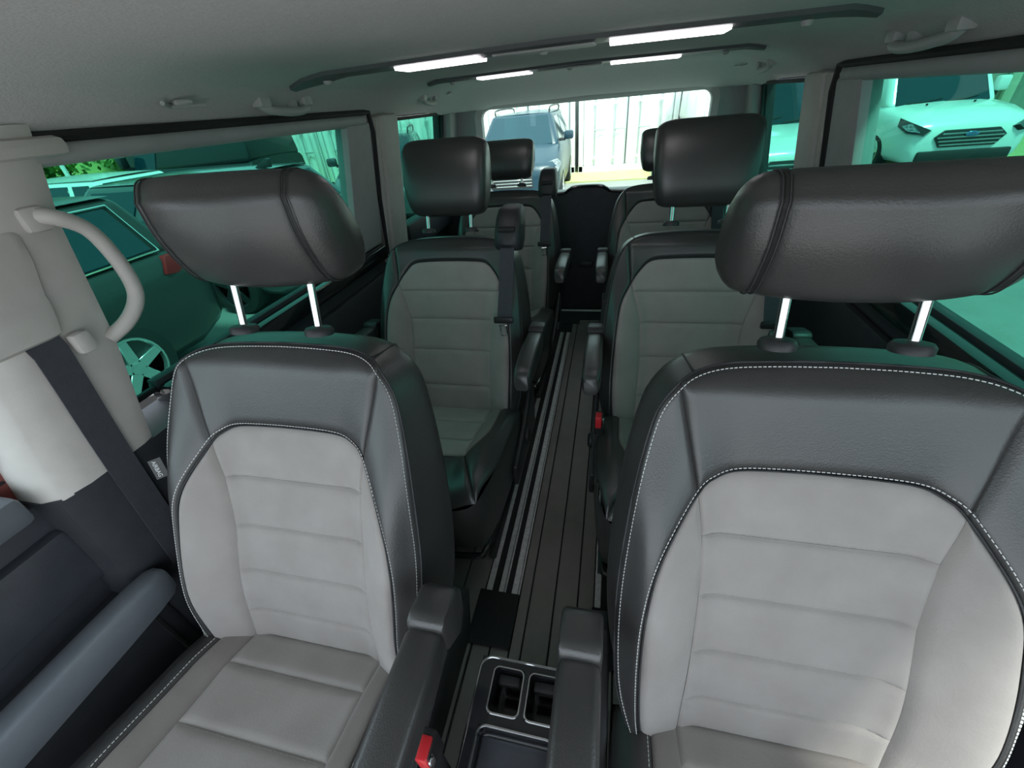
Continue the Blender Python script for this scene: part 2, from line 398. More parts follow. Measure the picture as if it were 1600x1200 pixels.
# B pillars
def bpillar(n, side):
    Y = [(.665, .305, .490), (.74, .315, .508), (.88, .345, .545), (1.0, .39, .565), (1.09, .43, .58), (1.18, .455, .60), (1.235, .45, .61)]
    bm = NB(); R = []
    for z, a, c in Y:
        x0 = .80 if z < 1.1 else lerp(.80, .775, (z - 1.1) / .135)
        R.append([(side * x, y, z) for x, y in ((.92, a - .012), (.845, a - .012), (.812, a + .004), (x0, a + .045), (x0, c - .03), (x0 + .006, c - .008), (x0 + .03, c), (.92, c))])
    loft(bm, R); T = struct(obj('trim_%d' % n, bm, BEIGE, ang=50)); T['label'] = ('left' if side < 0 else 'right') + ' pale upper trim of the pillar behind the front door'
    b = NB(); R = []
    for z, a, c in ((0., .24, .62), (.2, .25, .62), (.42, .275, .62), (.56, .285, .62), (.668, .290, .62)):
        R.append([(side * x, y, z) for x, y in ((.93, a), (.85, a), (.818, a + .012), (.800, a + .05), (.798, .47), (.802, c - .05), (.85, c), (.93, c))])
    loft(b, R); obj('lower_trim', b, DARKT, T)
    # belt height adjuster cover with its lip
    b = NB(); R = []
    for z, a, c, d in ((.925, .355, .462, .006), (.932, .350, .468, .016), (.96, .352, .475, .020), (.985, .358, .482, .017), (.992, .360, .484, .011), (1.05, .380, .502, .011), (1.085, .395, .508, .009), (1.10, .41, .50, .002)):
        R.append([(side * x, y, z) for x, y in ((.803, a), (.803 - d * .8, a + .006), (.803 - d, a + .02), (.803 - d, c - .02), (.803 - d * .8, c - .006), (.803, c))])
    loft(b, R); obj('belt_cover', b, BEIGE, T)
    b = NB(); box(b, (min(side * .80, side * .775), .462, .885), (max(side * .80, side * .775), .492, .925), .008); obj('belt_guide', b, BEIGE, T)
    b = NB(); box(b, (min(side * .83, side * .766), .46, 1.188), (max(side * .83, side * .766), .635, 1.218), .012); obj('pillar_cap', b, BEIGE, T)
    # grab handle on the rear edge
    b = NB(); path = crom([(side * .806, .535, 1.108), (side * .780, .552, 1.104), (side * .772, .585, 1.075), (side * .772, .600, 1.02), (side * .774, .602, .965), (side * .776, .588, .932), (side * .785, .560, .905), (side * .806, .530, .885)], 6)
    tube(b, path, .0135, 10); obj('grab_bar', b, BEIGE, T)
    b = NB(); box(b, (min(side * .806, side * .786), .515, 1.085), (max(side * .806, side * .786), .555, 1.125), .008); obj('grab_bar_mount', b, BEIGE, T)
    # belt strap
    S = NB(); R = []
    for z, y, x in ((.935, .432, .799), (.91, .430, .789), (.85, .424, .7905), (.76, .414, .793), (.67, .404, .7935), (.40, .378, .790)):
        R.append([(side * x, y - .026, z), (side * (x - .0022), y - .026, z), (side * (x - .0022), y + .026, z), (side * x, y + .026, z)])
    loft(S, R); s = obj('seat_belt', S, BELT)
    tag(s, 'dark seat belt strap running down the pale pillar behind the %s front seat' % ('left' if side < 0 else 'right'), 'seat belt', 'front seat belts')
bpillar(6, -1); bpillar(7, 1)

# seat rails in the floor
def rail(x0, label):
    r = tag(empty('seat_rail', (x0, 0, 0)), label, 'rail', 'floor rails for the rear seats')
    b = NB(); box(b, (0, .60, .0), (.102, 2.28, .0015)); obj('slot', b, RUBBER, r)
    for a, c in ((0, .018), (.038, .060), (.077, .102)):
        b = NB(); box(b, (a, .60, .0015), (c, 2.27, .008), .002, 1); obj('aluminium_strip', b, ALU, r)
        if c > .05:
            b = NB(); box(b, (c - .0065, .60, .008), (c - .0045, 2.27, .0088)); obj('groove_line', b, RUBBER, r)
rail(-.165, 'triple aluminium floor rail left of the centre aisle')
rail(.153, 'triple aluminium floor rail right of the centre aisle')
for x0, nm in ((-.182, 'left'), (.146, 'right')):
    b = NB(); box(b, (x0, .463, .0), (x0 + .120, .612, .012), .004)
    for k in range(10): box(b, (x0 + .008 + k * .0107, .47, .0118), (x0 + .012 + k * .0107, .605, .0132))
    tag(obj('rail_end_cover', b, RUBBER), 'black ribbed rubber cover at the front end of the %s floor rail' % nm, 'rail cover', 'rail end covers')

# ceiling fittings
LBAR = mat('lamp_housing_grey', (.10, .105, .11), .5)
def light_bar(y, label, xa, xb, la, lb, w):
    r = tag(empty('light_bar', (0, y, 0)), label, 'ceiling lamp', 'ceiling light bars')
    def cz(x): return ceil_z(x)
    b = NB(); n = 40; rows = []
    for i in range(n + 1):
        x = lerp(xa, xb, i / n); t = min(1, min(x - xa, xb - x) / .06); z = cz(x)
        ww = w * (.35 + .65 * t)
        rows.append([(x, -ww, z + .004), (x, -ww * .9, z - .008), (x, 0, z - .012), (x, ww * .9, z - .008), (x, ww, z + .004)])
    grid(b, rows); obj('housing', b, LBAR, r)
    for a, c in (la, lb):
        b = NB(); rows = []
        for i in range(13):
            x = lerp(a, c, i / 12); z = cz(x) - .0125
            rows.append([(x, -w * .72, z + .003), (x, -w * .66, z - .0035), (x, w * .66, z - .0035), (x, w * .72, z + .003)])
        grid(b, rows); obj('lamp_diffuser', b, LAMP, r)
    for x in (xa + .10, (la[1] + lb[0]) / 2, xb - .12):
        b = NB(); z = cz(x) - .012; ring(b, (x, 0, z), (0, 0, -1), [(.011, 0), (.011, .004), (.007, .009), (.002, .010)], 12); obj('swivel_knob', b, GREYPL, r)
    for a, c in ((la[1] + .03, lb[0] - .03),):
        b = NB(); box(b, (a, -w * .5, cz(0) - .0165), (c, w * .2, cz(0) - .011), .002, 1); obj('centre_vent', b, GREYPL, r)
light_bar(1.17, 'front ceiling light bar with two lit white panels', -.68, .62, (-.372, -.168), (.120, .355), .060)
light_bar(1.93, 'rear ceiling light bar with two lit white panels nearer the tailgate', -.60, .62, (-.388, -.185), (.112, .350), .062)

def grab_handle(y, side, ln, label):
    h = tag(empty('grab_handle', (0, y, 0)), label, 'grab handle', 'ceiling grab handles')
    xm = .735
    def pt(u, drop, dx=0): x = xm + dx; return (side * x, u, ceil_z(x) - ceil_drop(y + u) - drop)
    b = NB(); tube(b, crom([pt(-ln / 2, .0, .015), pt(-ln * .40, .018, .008), pt(-ln * .12, .030), pt(ln * .2, .030), pt(ln * .42, .020, .006), pt(ln / 2, .0, .015)], 6), .011, 10); obj('grip', b, GREYPL, h)
    for u in (-ln * .45, ln * .45):
        b = NB(); p = pt(u, .004, .012); box(b, (p[0] - .018, u - .020, p[2] - .010), (p[0] + .018, u + .020, p[2] + .02), .007); obj('mount', b, GREYPL, h)
    b = NB(); p = pt(ln * .22, .006, .02); box(b, (p[0] - .012, p[1] - .014, p[2] - .014), (p[0] + .012, p[1] + .014, p[2] + .02), .006); obj('coat_hook', b, GREYPL, h)
grab_handle(1.20, -1, .20, 'grey grab handle on the left roof edge level with the front light bar')
grab_handle(2.27, -1, .17, 'small grey grab handle on the left roof edge near the rear quarter window')
grab_handle(1.24, 1, .24, 'grey grab handle on the right roof edge above the sliding window')
grab_handle(2.36, 1, .17, 'small grey grab handle on the right roof edge near the rear quarter window')
def hook(loc, rz, label, s=1.):
    h = tag(empty('ceiling_hook', loc, rz), label, 'hook')
    b = NB(); tube(b, [(-.045 * s, -.028 * s, 0), (-.020 * s, .006 * s, -.004), (.050 * s, .012 * s, -.003)], .0045 * s, 6); obj('hook_rim', b, GREYPL, h)
    b = NB(); box(b, (-.018 * s, -.018 * s, -.004), (.018 * s, -.004 * s, .006), .003, 1); obj('hook_flap', b, GREYPL, h)
hook((-.735, .86, ceil_z(.735) - .006), 1.2, 'angular grey folding hook on the left roof edge near the front')
hook((-.70, 2.45, ceil_z(.70) - ceil_drop(2.45) - .004), 1.2, 'tiny grey hook on the left roof edge near the tailgate', .6)
hook((.68, 2.52, ceil_z(.68) - ceil_drop(2.52) - .004), 1.9, 'tiny grey hook on the right roof edge near the tailgate', .6)

# ================================================================== SEATS
TILT = math.radians(20)
ca, sa = math.cos(TILT), math.sin(TILT)
OUT = crom([(.232, -.66), (.262, -.56), (.272, -.45), (.270, -.33), (.258, -.20), (.240, -.10), (.224, -.055), (.195, -.022), (.15, -.006), (.08, .0), (0, .002)], 8)
ARCH_F = crom([(.215, -.66), (.226, -.58), (.232, -.48), (.229, -.38), (.212, -.285), (.165, -.195), (.140, -.172), (.110, -.160), (.06, -.156), (0, -.155)], 8)
CEN_F = crom([(.152, -.66), (.150, -.52), (.146, -.38), (.150, -.28), (.165, -.195)], 8)
ARCH_R = crom([(.215, -.66), (.226, -.58), (.232, -.45), (.228, -.32), (.218, -.22), (.190, -.155), (.165, -.115), (.130, -.084), (.06, -.078), (0, -.077)], 8)
CEN_R = crom([(.152, -.66), (.148, -.50), (.148, -.36), (.158, -.25), (.190, -.155)], 8)
QUILT_R = [-.180, -.280, -.392, -.525, -.66]
iO = 7 * 8 - 2; iA = 5 * 8            # index of the yoke corner on each curve
QUILT_F = [-.268, -.375, -.478, -.582, -.66]
def Wout(t):
    for a, b in zip(OUT, OUT[1:]):
        if a.y <= t <= b.y: return lerp(a.x, b.x, (t - a.y) / max(1e-6, b.y - a.y))
    return OUT[0].x if t < OUT[0].y else 0
def bprof(s, t):
    a = abs(s)
    A = lerp(.010, .062, sstep(-.06, -.32, t) if False else sstep(.06, .32, -t)); A = lerp(A, .05, sstep(.5, .66, -t))
    b = A * sstep(.115, .225, a) * (1 - .55 * sstep(.228, .275, a))
    lum = .014 * math.exp(-((t + .50) / .13) ** 2)
    top = -.022 * sstep(.045, 0., -t)
    return b + lum + top
class Seat: pass
def backsurf(zt):
    def S(s, t, d=0.):
        D = bprof(s, t) + d
        return (s, t * sa - D * ca, zt + t * ca + D * sa)
    return S
def backraw(zt):
    def S(s, t, D): return (s, t * sa - D * ca, zt + t * ca + D * sa)
    return S
CT = math.radians(9)
def cushsurf(zt):
    yj, zj = (-.225, zt - .605) if zt > .86 else (-.215, zt - .565)
    def S(s, r, d=0.):
        a = abs(s)
        b = .034 * sstep(.12, .215, a) * (1 - .7 * sstep(.225, .275, a)) * (1 - .5 * sstep(.38, .5, r))
        D = b + d + .012 * math.exp(-((r - .30) / .12) ** 2) - .05 * sstep(.43, .53, r) ** 2
        D -= .015 * sstep(.1, 0, r)
        return (s, yj - r * math.cos(CT) - D * -math.sin(CT) * -1, zj + r * math.sin(CT) + D * math.cos(CT))
    return S

_cache = {}
def seat_meshes(zt, front):
    """mesh data of the upholstery, shared by all seats of one height"""
    key = (zt, front)
    if key in _cache: return _cache[key]
    S = backsurf(zt); RAW = backraw(zt); out = {}
    ARCH, CEN, QUILT = (ARCH_F, CEN_F, QUILT_F) if front else (ARCH_R, CEN_R, QUILT_R)
    def save(nm, b, m_, ang=60):
        bmesh.ops.recalc_face_normals(b, faces=b.faces[:]); me = bpy.data.meshes.new(nm); b.to_mesh(me); b.free()
        me.materials.append(m_)
        for p in me.polygons: p.use_smooth = True
        me.set_sharp_from_angle(angle=math.radians(ang)); out[nm] = me
    # shell: side gusset, top and back
    full = OUT + mir(OUT)[::-1][1:]; full = resample(full, 121)
    b = NB(); rings = []
    def nrm(i):
        p = full[max(0, i - 1)]; q = full[min(len(full) - 1, i + 1)]; d = (q - p).normalized(); return Vector((d.y, -d.x, 0)) * 1.
    N = [nrm(i) for i in range(len(full))]
    if N[60].y < 0: N = [-n for n in N]
    for off, dep in ((-.004, None), (.004, .35), (.010, .6), (.012, .8), (.006, .93), (-.012, 1.)):
        rg = []
        for p, n in zip(full, N):
            d0 = bprof(p.x, p.y) - .003; back = -.105 - .02 * sstep(.1, .5, -p.y)
            D = d0 - (.001 if dep is None else 0) if dep is None else lerp(d0, back, dep)
            rg.append(RAW(p.x + n.x * off, p.y + n.y * off, D))
        rings.append(rg)
    rings.append([RAW(p.x * .80, -.33 + (p.y + .33) * .86, -.135) for p in full])
    rings.append([RAW(p.x * .3, -.33 + (p.y + .33) * .4, -.138) for p in full])
    V = loft(b, rings, cap=False); b.faces.new(V[-1]); save('shell', b, LEATHER)
    for sd, nm in ((1, 'bolster_leather'), (-1, 'bolster_leather_')):
        f = (lambda P: P) if sd > 0 else mir
        b = NB(); patch(b, f(OUT[:iO + 1]), f(ARCH[:iA + 1]), 22, 44, S, .005, .004, .016); save(nm, b, LEATHER)
    for sd, nm in ((1, 'bolster_suede'), (-1, 'bolster_suede_')):
        f = (lambda P: P) if sd > 0 else mir
        b = NB(); patch(b, f(ARCH[:iA + 1]), f(CEN), 18, 44, S, .005, .004, .014); save(nm, b, SUEDE)
    ac = ARCH[iA:] + mir(ARCH[iA:])[::-1][1:]; oc = OUT[iO:] + mir(OUT[iO:])[::-1][1:]
    b = NB(); patch(b, ac, oc, 20, 50, S, .004, .004, .016); save('yoke', b, LEATHER)
    # centre panel: five quilted bands
    b = NB(); tt = [None] + QUILT
    def cen_x(t):
        for p, q in zip(CEN, CEN[1:]):
            if p.y <= t <= q.y: return lerp(p.x, q.x, (t - p.y) / max(1e-6, q.y - p.y))
        return CEN[0].x
    for k in range(len(QUILT)):
        t0 = QUILT[k]; lowc = [Vector((cen_x(t0), t0, 0)), Vector((0, t0, 0)), Vector((-cen_x(t0), t0, 0))]
        if k == 0:
            t1 = CEN[-1].y; side = [p for p in CEN if p.y > t0]
            upc = ac
            # ruled between the lower line and the arch, with the panel sides following the centre seam
            patch(b, upc, resample(lowc, len(upc)), 14, 36, S, .004, .003, .014)
        else:
            t1 = QUILT[k - 1]; upc = [Vector((cen_x(t1), t1, 0)), Vector((-cen_x(t1), t1, 0))]
            patch(b, upc, lowc, 14, 36, S, .004, .0025, .014)
    save('centre_panel', b, SUEDE)
    fullA = ARCH + mir(ARCH)[::-1][1:]
    b = NB(); tube(b, [S(p.x, p.y, .0004) for p in resample(fullA, 140)], .0016, 6)
    tube(b, [S(p.x, p.y, -.0008) for p in resample(full, 140)], .0018, 6)
    for kk in (47, 73):
        p, n = full[kk], N[kk]; d0 = bprof(p.x, p.y) - .003
        tube(b, [RAW(p.x + n.x * o_, p.y + n.y * o_, lerp(d0, -.105, u_)) for o_, u_ in ((.0, .02), (.0045, .35), (.0105, .6), (.0125, .8), (.006, .93))], .0015, 6)
    save('seam_cord', b, CORD)
    if front:
        b = NB()
        def offs(P, k):
            P = resample(P, 160); o = []
            for i, p in enumerate(P):
                d = (P[min(i + 1, 159)] - P[max(0, i - 1)]).normalized(); o.append(p + Vector((d.y, -d.x, 0)) * k)
            return o
        stitches(b, offs(fullA, -.006) if offs(fullA, .006)[80].y < fullA[len(fullA) // 2].y else offs(fullA, .006), S, .0052)
        stitches(b, offs(full, .006) if offs(full, .006)[80].y < .0 else offs(full, -.006), S, .0050)
        save('stitching', b, THREAD); b = NB()
        for t in QUILT[:-1]:
            for dt in (.0035, -.0035):
                stitches(b, [Vector((x * .01, t + dt, 0)) for x in range(-14, 15)], S, .0005, .011, .006, .0006)
        save('quilt_stitching', b, THREAD2)
    # cushion
    C = cushsurf(zt)
    def ln(x0, x1, r0=0., r1=.405 if front else .33): return [Vector((lerp(x0, x1, k / 8), lerp(r0, r1, k / 8), 0)) for k in range(9)]
    b = NB(); rr = [0., .075, .185, .30, .405] if front else [0., .12, .24, .33]; re = rr[-1]
    for r0, r1 in zip(rr, rr[1:]): patch(b, [Vector((-.155, r0, 0)), Vector((0, r0, 0)), Vector((.155, r0, 0))], [Vector((-.155, r1, 0)), Vector((0, r1, 0)), Vector((.155, r1, 0))], 14, 30, C, .005, .003, .015)
    save('cushion_panel', b, SUEDE)
    for sd, nm in ((1, ''), (-1, '_')):
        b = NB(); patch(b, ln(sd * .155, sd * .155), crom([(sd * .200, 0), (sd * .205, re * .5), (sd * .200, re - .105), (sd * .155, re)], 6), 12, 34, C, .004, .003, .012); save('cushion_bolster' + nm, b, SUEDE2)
        b = NB(); patch(b, crom([(sd * .200, 0), (sd * .205, re * .5), (sd * .200, re - .105), (sd * .155, re)], 6), crom([(sd * .262, 0), (sd * .270, .2), (sd * .265, .36), (sd * .235, .50)], 6), 14, 34, C, .004, .004, .012); save('cushion_side' + nm, b, LEATHER)
    b = NB(); patch(b, [Vector((-.155, re, 0)), Vector((0, re + .003, 0)), Vector((.155, re, 0))], crom([(-.235, .50), (-.12, .525), (0, .53), (.12, .525), (.235, .50)], 5), 14, 34, C, .004, .004, .012); save('cushion_front', b, LEATHER)
    outl = crom([(.262, 0), (.270, .2), (.265, .36), (.235, .50), (.12, .525), (0, .53)], 6); outl = outl + mir(outl)[::-1][1:]; outl = resample(outl, 60)
    b = NB(); zb = zt - .70
    r0 = [C(p.x, p.y, -.003) for p in outl]
    loft(b, [r0, [(x * 1.012, y - .004, z - .025) for x, y, z in r0], [(x * 1.005, y + .002, lerp(z, zb, .7)) for x, y, z in r0], [(x * .98, y + .01, zb) for x, y, z in r0]], cap=False); save('cushion_base', b, LEATHER)
    if front:
        b = NB()
        for sd in (1, -1): stitches(b, crom([(sd * .207, 0), (sd * .212, .2), (sd * .206, .30), (sd * .170, .39)], 6), C, .0035)
        save('cushion_stitching', b, THREAD); b = NB()
        for r in rr[1:-1]:
            for dt in (.0035, -.0035): stitches(b, [Vector((x * .01, r + dt, 0)) for x in range(-14, 15)], C, .0005, .011, .006, .0006)
        save('cushion_quilt_stitching', b, THREAD2)
    _cache[key] = out; return out

def sup(a, e): return math.copysign(abs(math.cos(a)) ** (2 / e), math.cos(a)), math.copysign(abs(math.sin(a)) ** (2 / e), math.sin(a))
def headrest(root, zt, kind, lift, tilt=None, vs=1.):
    """kind: 'front' wide pillow with side panels, 'mid' tall block, 'low' small block"""
    ph = math.radians(15); up = Vector((0, math.sin(ph), math.cos(ph))); fw = Vector((0, -math.cos(ph), math.sin(ph)))
    base = Vector((0, .04, zt + .020))
    hw, hh, ht = {'front': (.165, .094, .060), 'mid': (.146, .118, .058), 'low': (.142, .090, .052)}[kind]
    c = base + up * (lift + hh)
    th = ph if tilt is None else tilt
    u2 = Vector((0, math.sin(th), math.cos(th))); f2 = Vector((0, -math.cos(th), math.sin(th)))
    PRO = crom([(-.050, .148), (-.026, .177), (.020, .168), (.066, .112), (.088, .048), (.076, .006), (.045, -.002), (.004, .002), (-.022, .026), (-.046, .088), (-.050, .148)], 5)[:-1]
    def sec(x, k, kt=1., sh=0.):
        P = []
        if kind == 'front':
            cy, cz = .024, .085; o = base + up * lift
            for p in PRO:
                P.append(Vector((x, o.y + cy - .015 + (p.x - cy) * (.5 + .5 * k) * kt - sh, o.z + (cz + (p.y - cz) * k) * vs)))
            return P
        for i in range(32):
            a = 2 * math.pi * i / 32
            p, q = sup(a, 3.1)
            taper = 1 - .10 * max(0, q)
            P.append(c + Vector((x * (1 - .09 * max(0, -q) ** 1.5), 0, 0)) + f2 * (p * ht * kt * (1 + (.10 * (1 - (q - .1) ** 2) if p > 0 else 0)) * taper + sh) + u2 * (q * hh * k))
        return P
    if kind == 'front':
        xs_ = hw * .78
        b = NB(); R = []
        for i in range(17):
            x = lerp(-xs_, xs_, i / 16); e = abs(x) / xs_
            R.append(sec(x, 1 - .045 * e ** 2.5 - .012 * sstep(.96, 1, e), 1 - .08 * e ** 2.5 - .03 * sstep(.96, 1, e), .020 * (1 - e * e)))
        loft(b, R); H = obj('headrest', b, LEATHER, root, ang=70)
        for s in (-1, 1):
            b = NB(); R = []
            for e in (0, .06, .2, .4, .6, .76, .88, .96, 1.0):
                k = max(.05, (1 - e ** 2.6)) ** .5
                R.append(sec(s * lerp(xs_ * 1.0, hw, e), lerp(.943, .46, 1 - k) if e else .932, lerp(.905, .60, 1 - k) if e else .89, -.006 * e))
            loft(b, R); obj('headrest_side_panel', b, LEATHER, H, ang=70)
            for dx in (-.004, .004):
                b = NB(); tube(b, [p for p in sec(s * (xs_ + dx), .958, .925, .001)], .0012, 5, closed=True); obj('headrest_seam', b, CORD, H)
    else:
        b = NB(); R = []
        for i in range(25):
            a = -math.pi / 2 + math.pi * i / 24
            e = math.sin(a); x = hw * math.copysign(abs(e) ** .8, e); k = max(.02, 1 - abs(e) ** 6) ** .5 if abs(e) < 1 else .02
            R.append(sec(x, lerp(.74, 1, k), lerp(.45, 1, k)))
        loft(b, R); H = obj('headrest', b, LEATHER, root, ang=70)
    for s in (-1, 1):
        b = NB(); p0 = Vector((s * .079, base.y - .012, base.z - .01)); cyl(b, p0, p0 + up * (lift + .05), .0066, 14); obj('headrest_post', b, CHROME, root)
        b = NB(); q = p0 + up * .004
        ring(b, q, up, [(.024, -.004), (.0245, .004), (.021, .009), (.012, .011), (.0085, .011)], 20); obj('post_collar', b, BLACKP, root)

def armrest(root, zt, side, y_h, z_top, ln, xin, w, raise_=0., stitched=False):
    """hinge block beside the backrest and a padded arm reaching forward"""
    x0 = side * xin; xc = x0 + side * w / 2
    pv = Vector((xc, y_h, z_top - .03)); rm = Matrix.Translation(pv) @ Matrix.Rotation(raise_, 4, 'X') @ Matrix.Translation(-pv)
    b = NB(); R = []
    for y, k, dz in ((.004, .90, 0), (-.004, 1., 0), (-.10, 1.02, .002), (-ln * .6, 1.02, 0), (-ln + .05, .98, -.006), (-ln + .015, .90, -.010), (-ln, .70, -.018)):
        rg = []
        for i in range(20):
            a = 2 * math.pi * i / 20; p, q = sup(a, 4.5)
            rg.append((xc + p * w / 2 * k, y_h + y, z_top - .032 + dz + q * .032 * k))
        R.append(rg)
    loft(b, R); bmesh.ops.transform(b, matrix=rm, verts=b.verts[:]); A = obj('armrest', b, LEATHER, root, ang=60)
    if stitched:
        b = NB(); xe = xc + side * (w / 2 - .006)
        stitches(b, [Vector((xe, y_h - .01 - k * .02, 0)) for k in range(int(ln / .02))], lambda s, t, d: (s, t, z_top - .0055), .003); obj('armrest_stitching', b, THREAD, A)
    b = NB(); P = [(y_h + .004, z_top - .062), (y_h + .004, z_top + .004), (y_h + .02, z_top + .012), (y_h + .072, z_top + .004), (y_h + .088, z_top - .02), (y_h + .08, z_top - .07), (y_h + .05, z_top - .10)]
    prism(b, P, 0, min(x0 - side * .0, x0 + side * w), max(x0, x0 + side * w), .008); bmesh.ops.transform(b, matrix=rm, verts=b.verts[:]); obj('armrest_hinge', b, LEATHER if stitched else BLACKP, A)

def buckle(root, x, y, z, tilt=0.):
    o = NB(); box(o, (x - .010, y - .012, z - .30), (x + .010, y + .012, z - .055), .004); k = obj('buckle_stalk', o, BLACKP, root)
    o = NB(); box(o, (x - .013, y - .018, z - .07), (x + .013, y + .020, z), .005); bk = obj('buckle', o, BLACKP, root)
    o = NB(); box(o, (x - .0095, y - .0205, z - .040), (x + .0095, y + .010, z + .003), .003); obj('release_button', o, RED, bk)
    o = NB(); box(o, (x + .011, y - .021, z - .030), (x + .0165, y - .008, z - .002), .002, 1); obj('buckle_edge', o, CHROME, bk)

def text_mesh(s, size, m_):
    cu = bpy.data.curves.new('lettering', 'FONT'); cu.body = s; cu.size = size; cu.extrude = .0004; cu.align_x = 'CENTER'; cu.align_y = 'CENTER'
    to = bpy.data.objects.new('lettering', cu); COL.objects.link(to)
    dg = bpy.context.evaluated_depsgraph_get(); me = bpy.data.meshes.new_from_object(to.evaluated_get(dg)); bpy.data.objects.remove(to)
    me.materials.clear(); me.materials.append(m_); return me

def make_seat(kind, loc, label, inner, group, lift, tilt=None, vs=1.):
    """inner: sign of the side that faces the aisle"""
    front = kind == 'front'; zt = .88 if front else .835
    root = tag(empty('captain_seat', (loc[0], loc[1], 0)), label, 'car seat', group)
    ms = seat_meshes(zt, front)
    back = link('backrest', ms['shell'], root)
    link('backrest_yoke', ms['yoke'], back); link('backrest_centre_panel', ms['centre_panel'], back)
    for n in ('bolster_leather', 'bolster_leather_'): link('backrest_side_bolster', ms[n], back)
    for n in ('bolster_suede', 'bolster_suede_'): link('backrest_grey_bolster', ms[n], back)
    link('seam_piping', ms['seam_cord'], back)
    if front: tag(link('stitching', ms['stitching'], back), kind='stuff'); tag(link('quilt_stitching', ms['quilt_stitching'], back), kind='stuff')
    cu = link('seat_cushion', ms['cushion_base'], root)
    link('cushion_centre_panel', ms['cushion_panel'], cu)
    for n in ('cushion_bolster', 'cushion_bolster_'): link('cushion_grey_bolster', ms[n], cu)
    for n in ('cushion_side', 'cushion_side_'): link('cushion_side_bolster', ms[n], cu)
    link('cushion_front_roll', ms['cushion_front'], cu)
    if front: tag(link('stitching', ms['cushion_stitching'], cu), kind='stuff'); tag(link('quilt_stitching', ms['cushion_quilt_stitching'], cu), kind='stuff')
    headrest(root, zt, {'front': 'front', 'mid': 'mid', 'low': 'low'}[kind], lift, tilt, vs)
    # pedestal
    zb = zt - .70
    if front:
        b = NB(); box(b, (-.22, -.66, .0), (.22, -.12, zb), .02); obj('pedestal', b, BLACKP, root)
        armrest(root, zt, inner, -.275, .545, .30, .292, .064, 0, True)
        armrest(root, zt, -inner, -.275, .545, .30, .292, .0, 0) if False else None
        buckle(root, .342, -.375, .425) if inner > 0 else buckle(root, -.315, -.40, .40)
        b = NB(); prism(b, [(-.50, zb - .02), (-.50, zb + .075), (-.30, zb + .10), (-.12, zb + .14), (-.06, zb + .10), (-.10, zb - .02)], 0, min(inner * .272, inner * .296), max(inner * .272, inner * .296), .006); st = obj('seat_side_trim', b, BLACKP, root)
        b = NB(); box(b, (min(inner * .296, inner * .305), -.44, zb + .03), (max(inner * .296, inner * .305), -.33, zb + .055), .004); obj('recline_lever', b, GREYPL, st)
    else:
        b = NB(); hexa(b, [(-.235, -.62, .022), (.235, -.62, .022), (.235, -.14, .022), (-.235, -.14, .022), (-.245, -.70, zb), (.245, -.70, zb), (.245, -.10, zb), (-.245, -.10, zb)], .015); p = obj('pedestal', b, BLACKP, root)
        b = NB(); tube(b, crom([(-.24, -.60, zb - .02), (-.235, -.70, zb - .022), (-.20, -.722, zb - .024), (0, -.730, zb - .026), (.20, -.722, zb - .024), (.235, -.70, zb - .022), (.24, -.60, zb - .02)], 6), .010, 8); obj('pedestal_lip', b, GLOSSB, p)
        for s in (-1, 1):
            b = NB(); box(b, (s * .235 - .012, -.66, .0082), (s * .235 + .012, -.16, .03), .004); obj('rail_slider', b, BLACKP, p)
        armrest(root, zt, inner, -.145, .555, .265, .288 if inner > 0 else .266, .056, math.radians(-3))
        armrest(root, zt, -inner, -.145, .555, .265, .288, .056, math.radians(-3))
        buckle(root, -.268, -.36, .385)
        b = NB(); prism(b, [(-.45, zb - .01), (-.45, zb + .075), (-.28, zb + .11), (-.13, zb + .20), (-.08, zb + .16), (-.10, zb - .01)], 0, min(inner * .271, inner * .288), max(inner * .271, inner * .288), .006); st = obj('seat_side_trim', b, BLACKP, root)
        b = NB(); ring(b, (inner * .288, -.27, zb + .06), (inner, 0, 0), [(.028, 0), (.028, .008), (.02, .014), (.004, .015)], 16); obj('adjuster_knob', b, BLACKP, st)
        # belt tower on the inner shoulder with its strap
        S = backsurf(zt); x = .215
        b = NB(); R = []
        for i, (h, hw_, y0, y1) in enumerate(((-.045, .046, -.010, .045), (-.02, .048, -.030, .075), (.02, .047, -.034, .09), (.055, .044, -.022, .095), (.080, .038, -.004, .09), (.086, .028, .012, .075))):
            rg = []
            for k in range(20):
                a = 2 * math.pi * k / 20; p, q = sup(a, 4)
                rg.append((x + p * hw_, lerp(y0, y1, .5 + q / 2) + h * sa, zt + h * ca))
            R.append(rg)
        loft(b, R); tw = obj('belt_tower', b, BLACKP, root)
        b = NB(); box(b, (x - .030, -.031, zt + .018), (x + .030, -.008, zt + .034), .006); obj('belt_slot', b, RUBBER, tw)
        st_ = NB(); R = []
        for t in (.012, -.02, -.06, -.12, -.2, -.265):
            p0 = S(x, t, .012)
            R.append([(x - .024, p0[1] - .004, p0[2]), (x + .024, p0[1] - .004, p0[2]), (x + .024, p0[1] - .0015, p0[2] + .001), (x - .024, p0[1] - .0015, p0[2] + .001)])
        loft(st_, R); bs = obj('belt_strap', st_, BELT, root)
        p0 = Vector(S(x, -.275, .020))
        b = NB(); box(b, (p0.x - .034, p0.y - .008, p0.z - .008), (p0.x + .034, p0.y + .006, p0.z + .014), .005); obj('belt_stop', b, BLACKP, bs)
        p0 = Vector((p0.x, p0.y - .012, p0.z))
        b = NB(); tube(b, [(p0.x - .011, p0.y - .004, p0.z - .010), (p0.x - .011, p0.y + .004, p0.z - .050), (p0.x + .011, p0.y + .004, p0.z - .050), (p0.x + .011, p0.y - .004, p0.z - .010)], .0028, 6, closed=True); obj('belt_tongue', b, CHROME, bs)
    return root

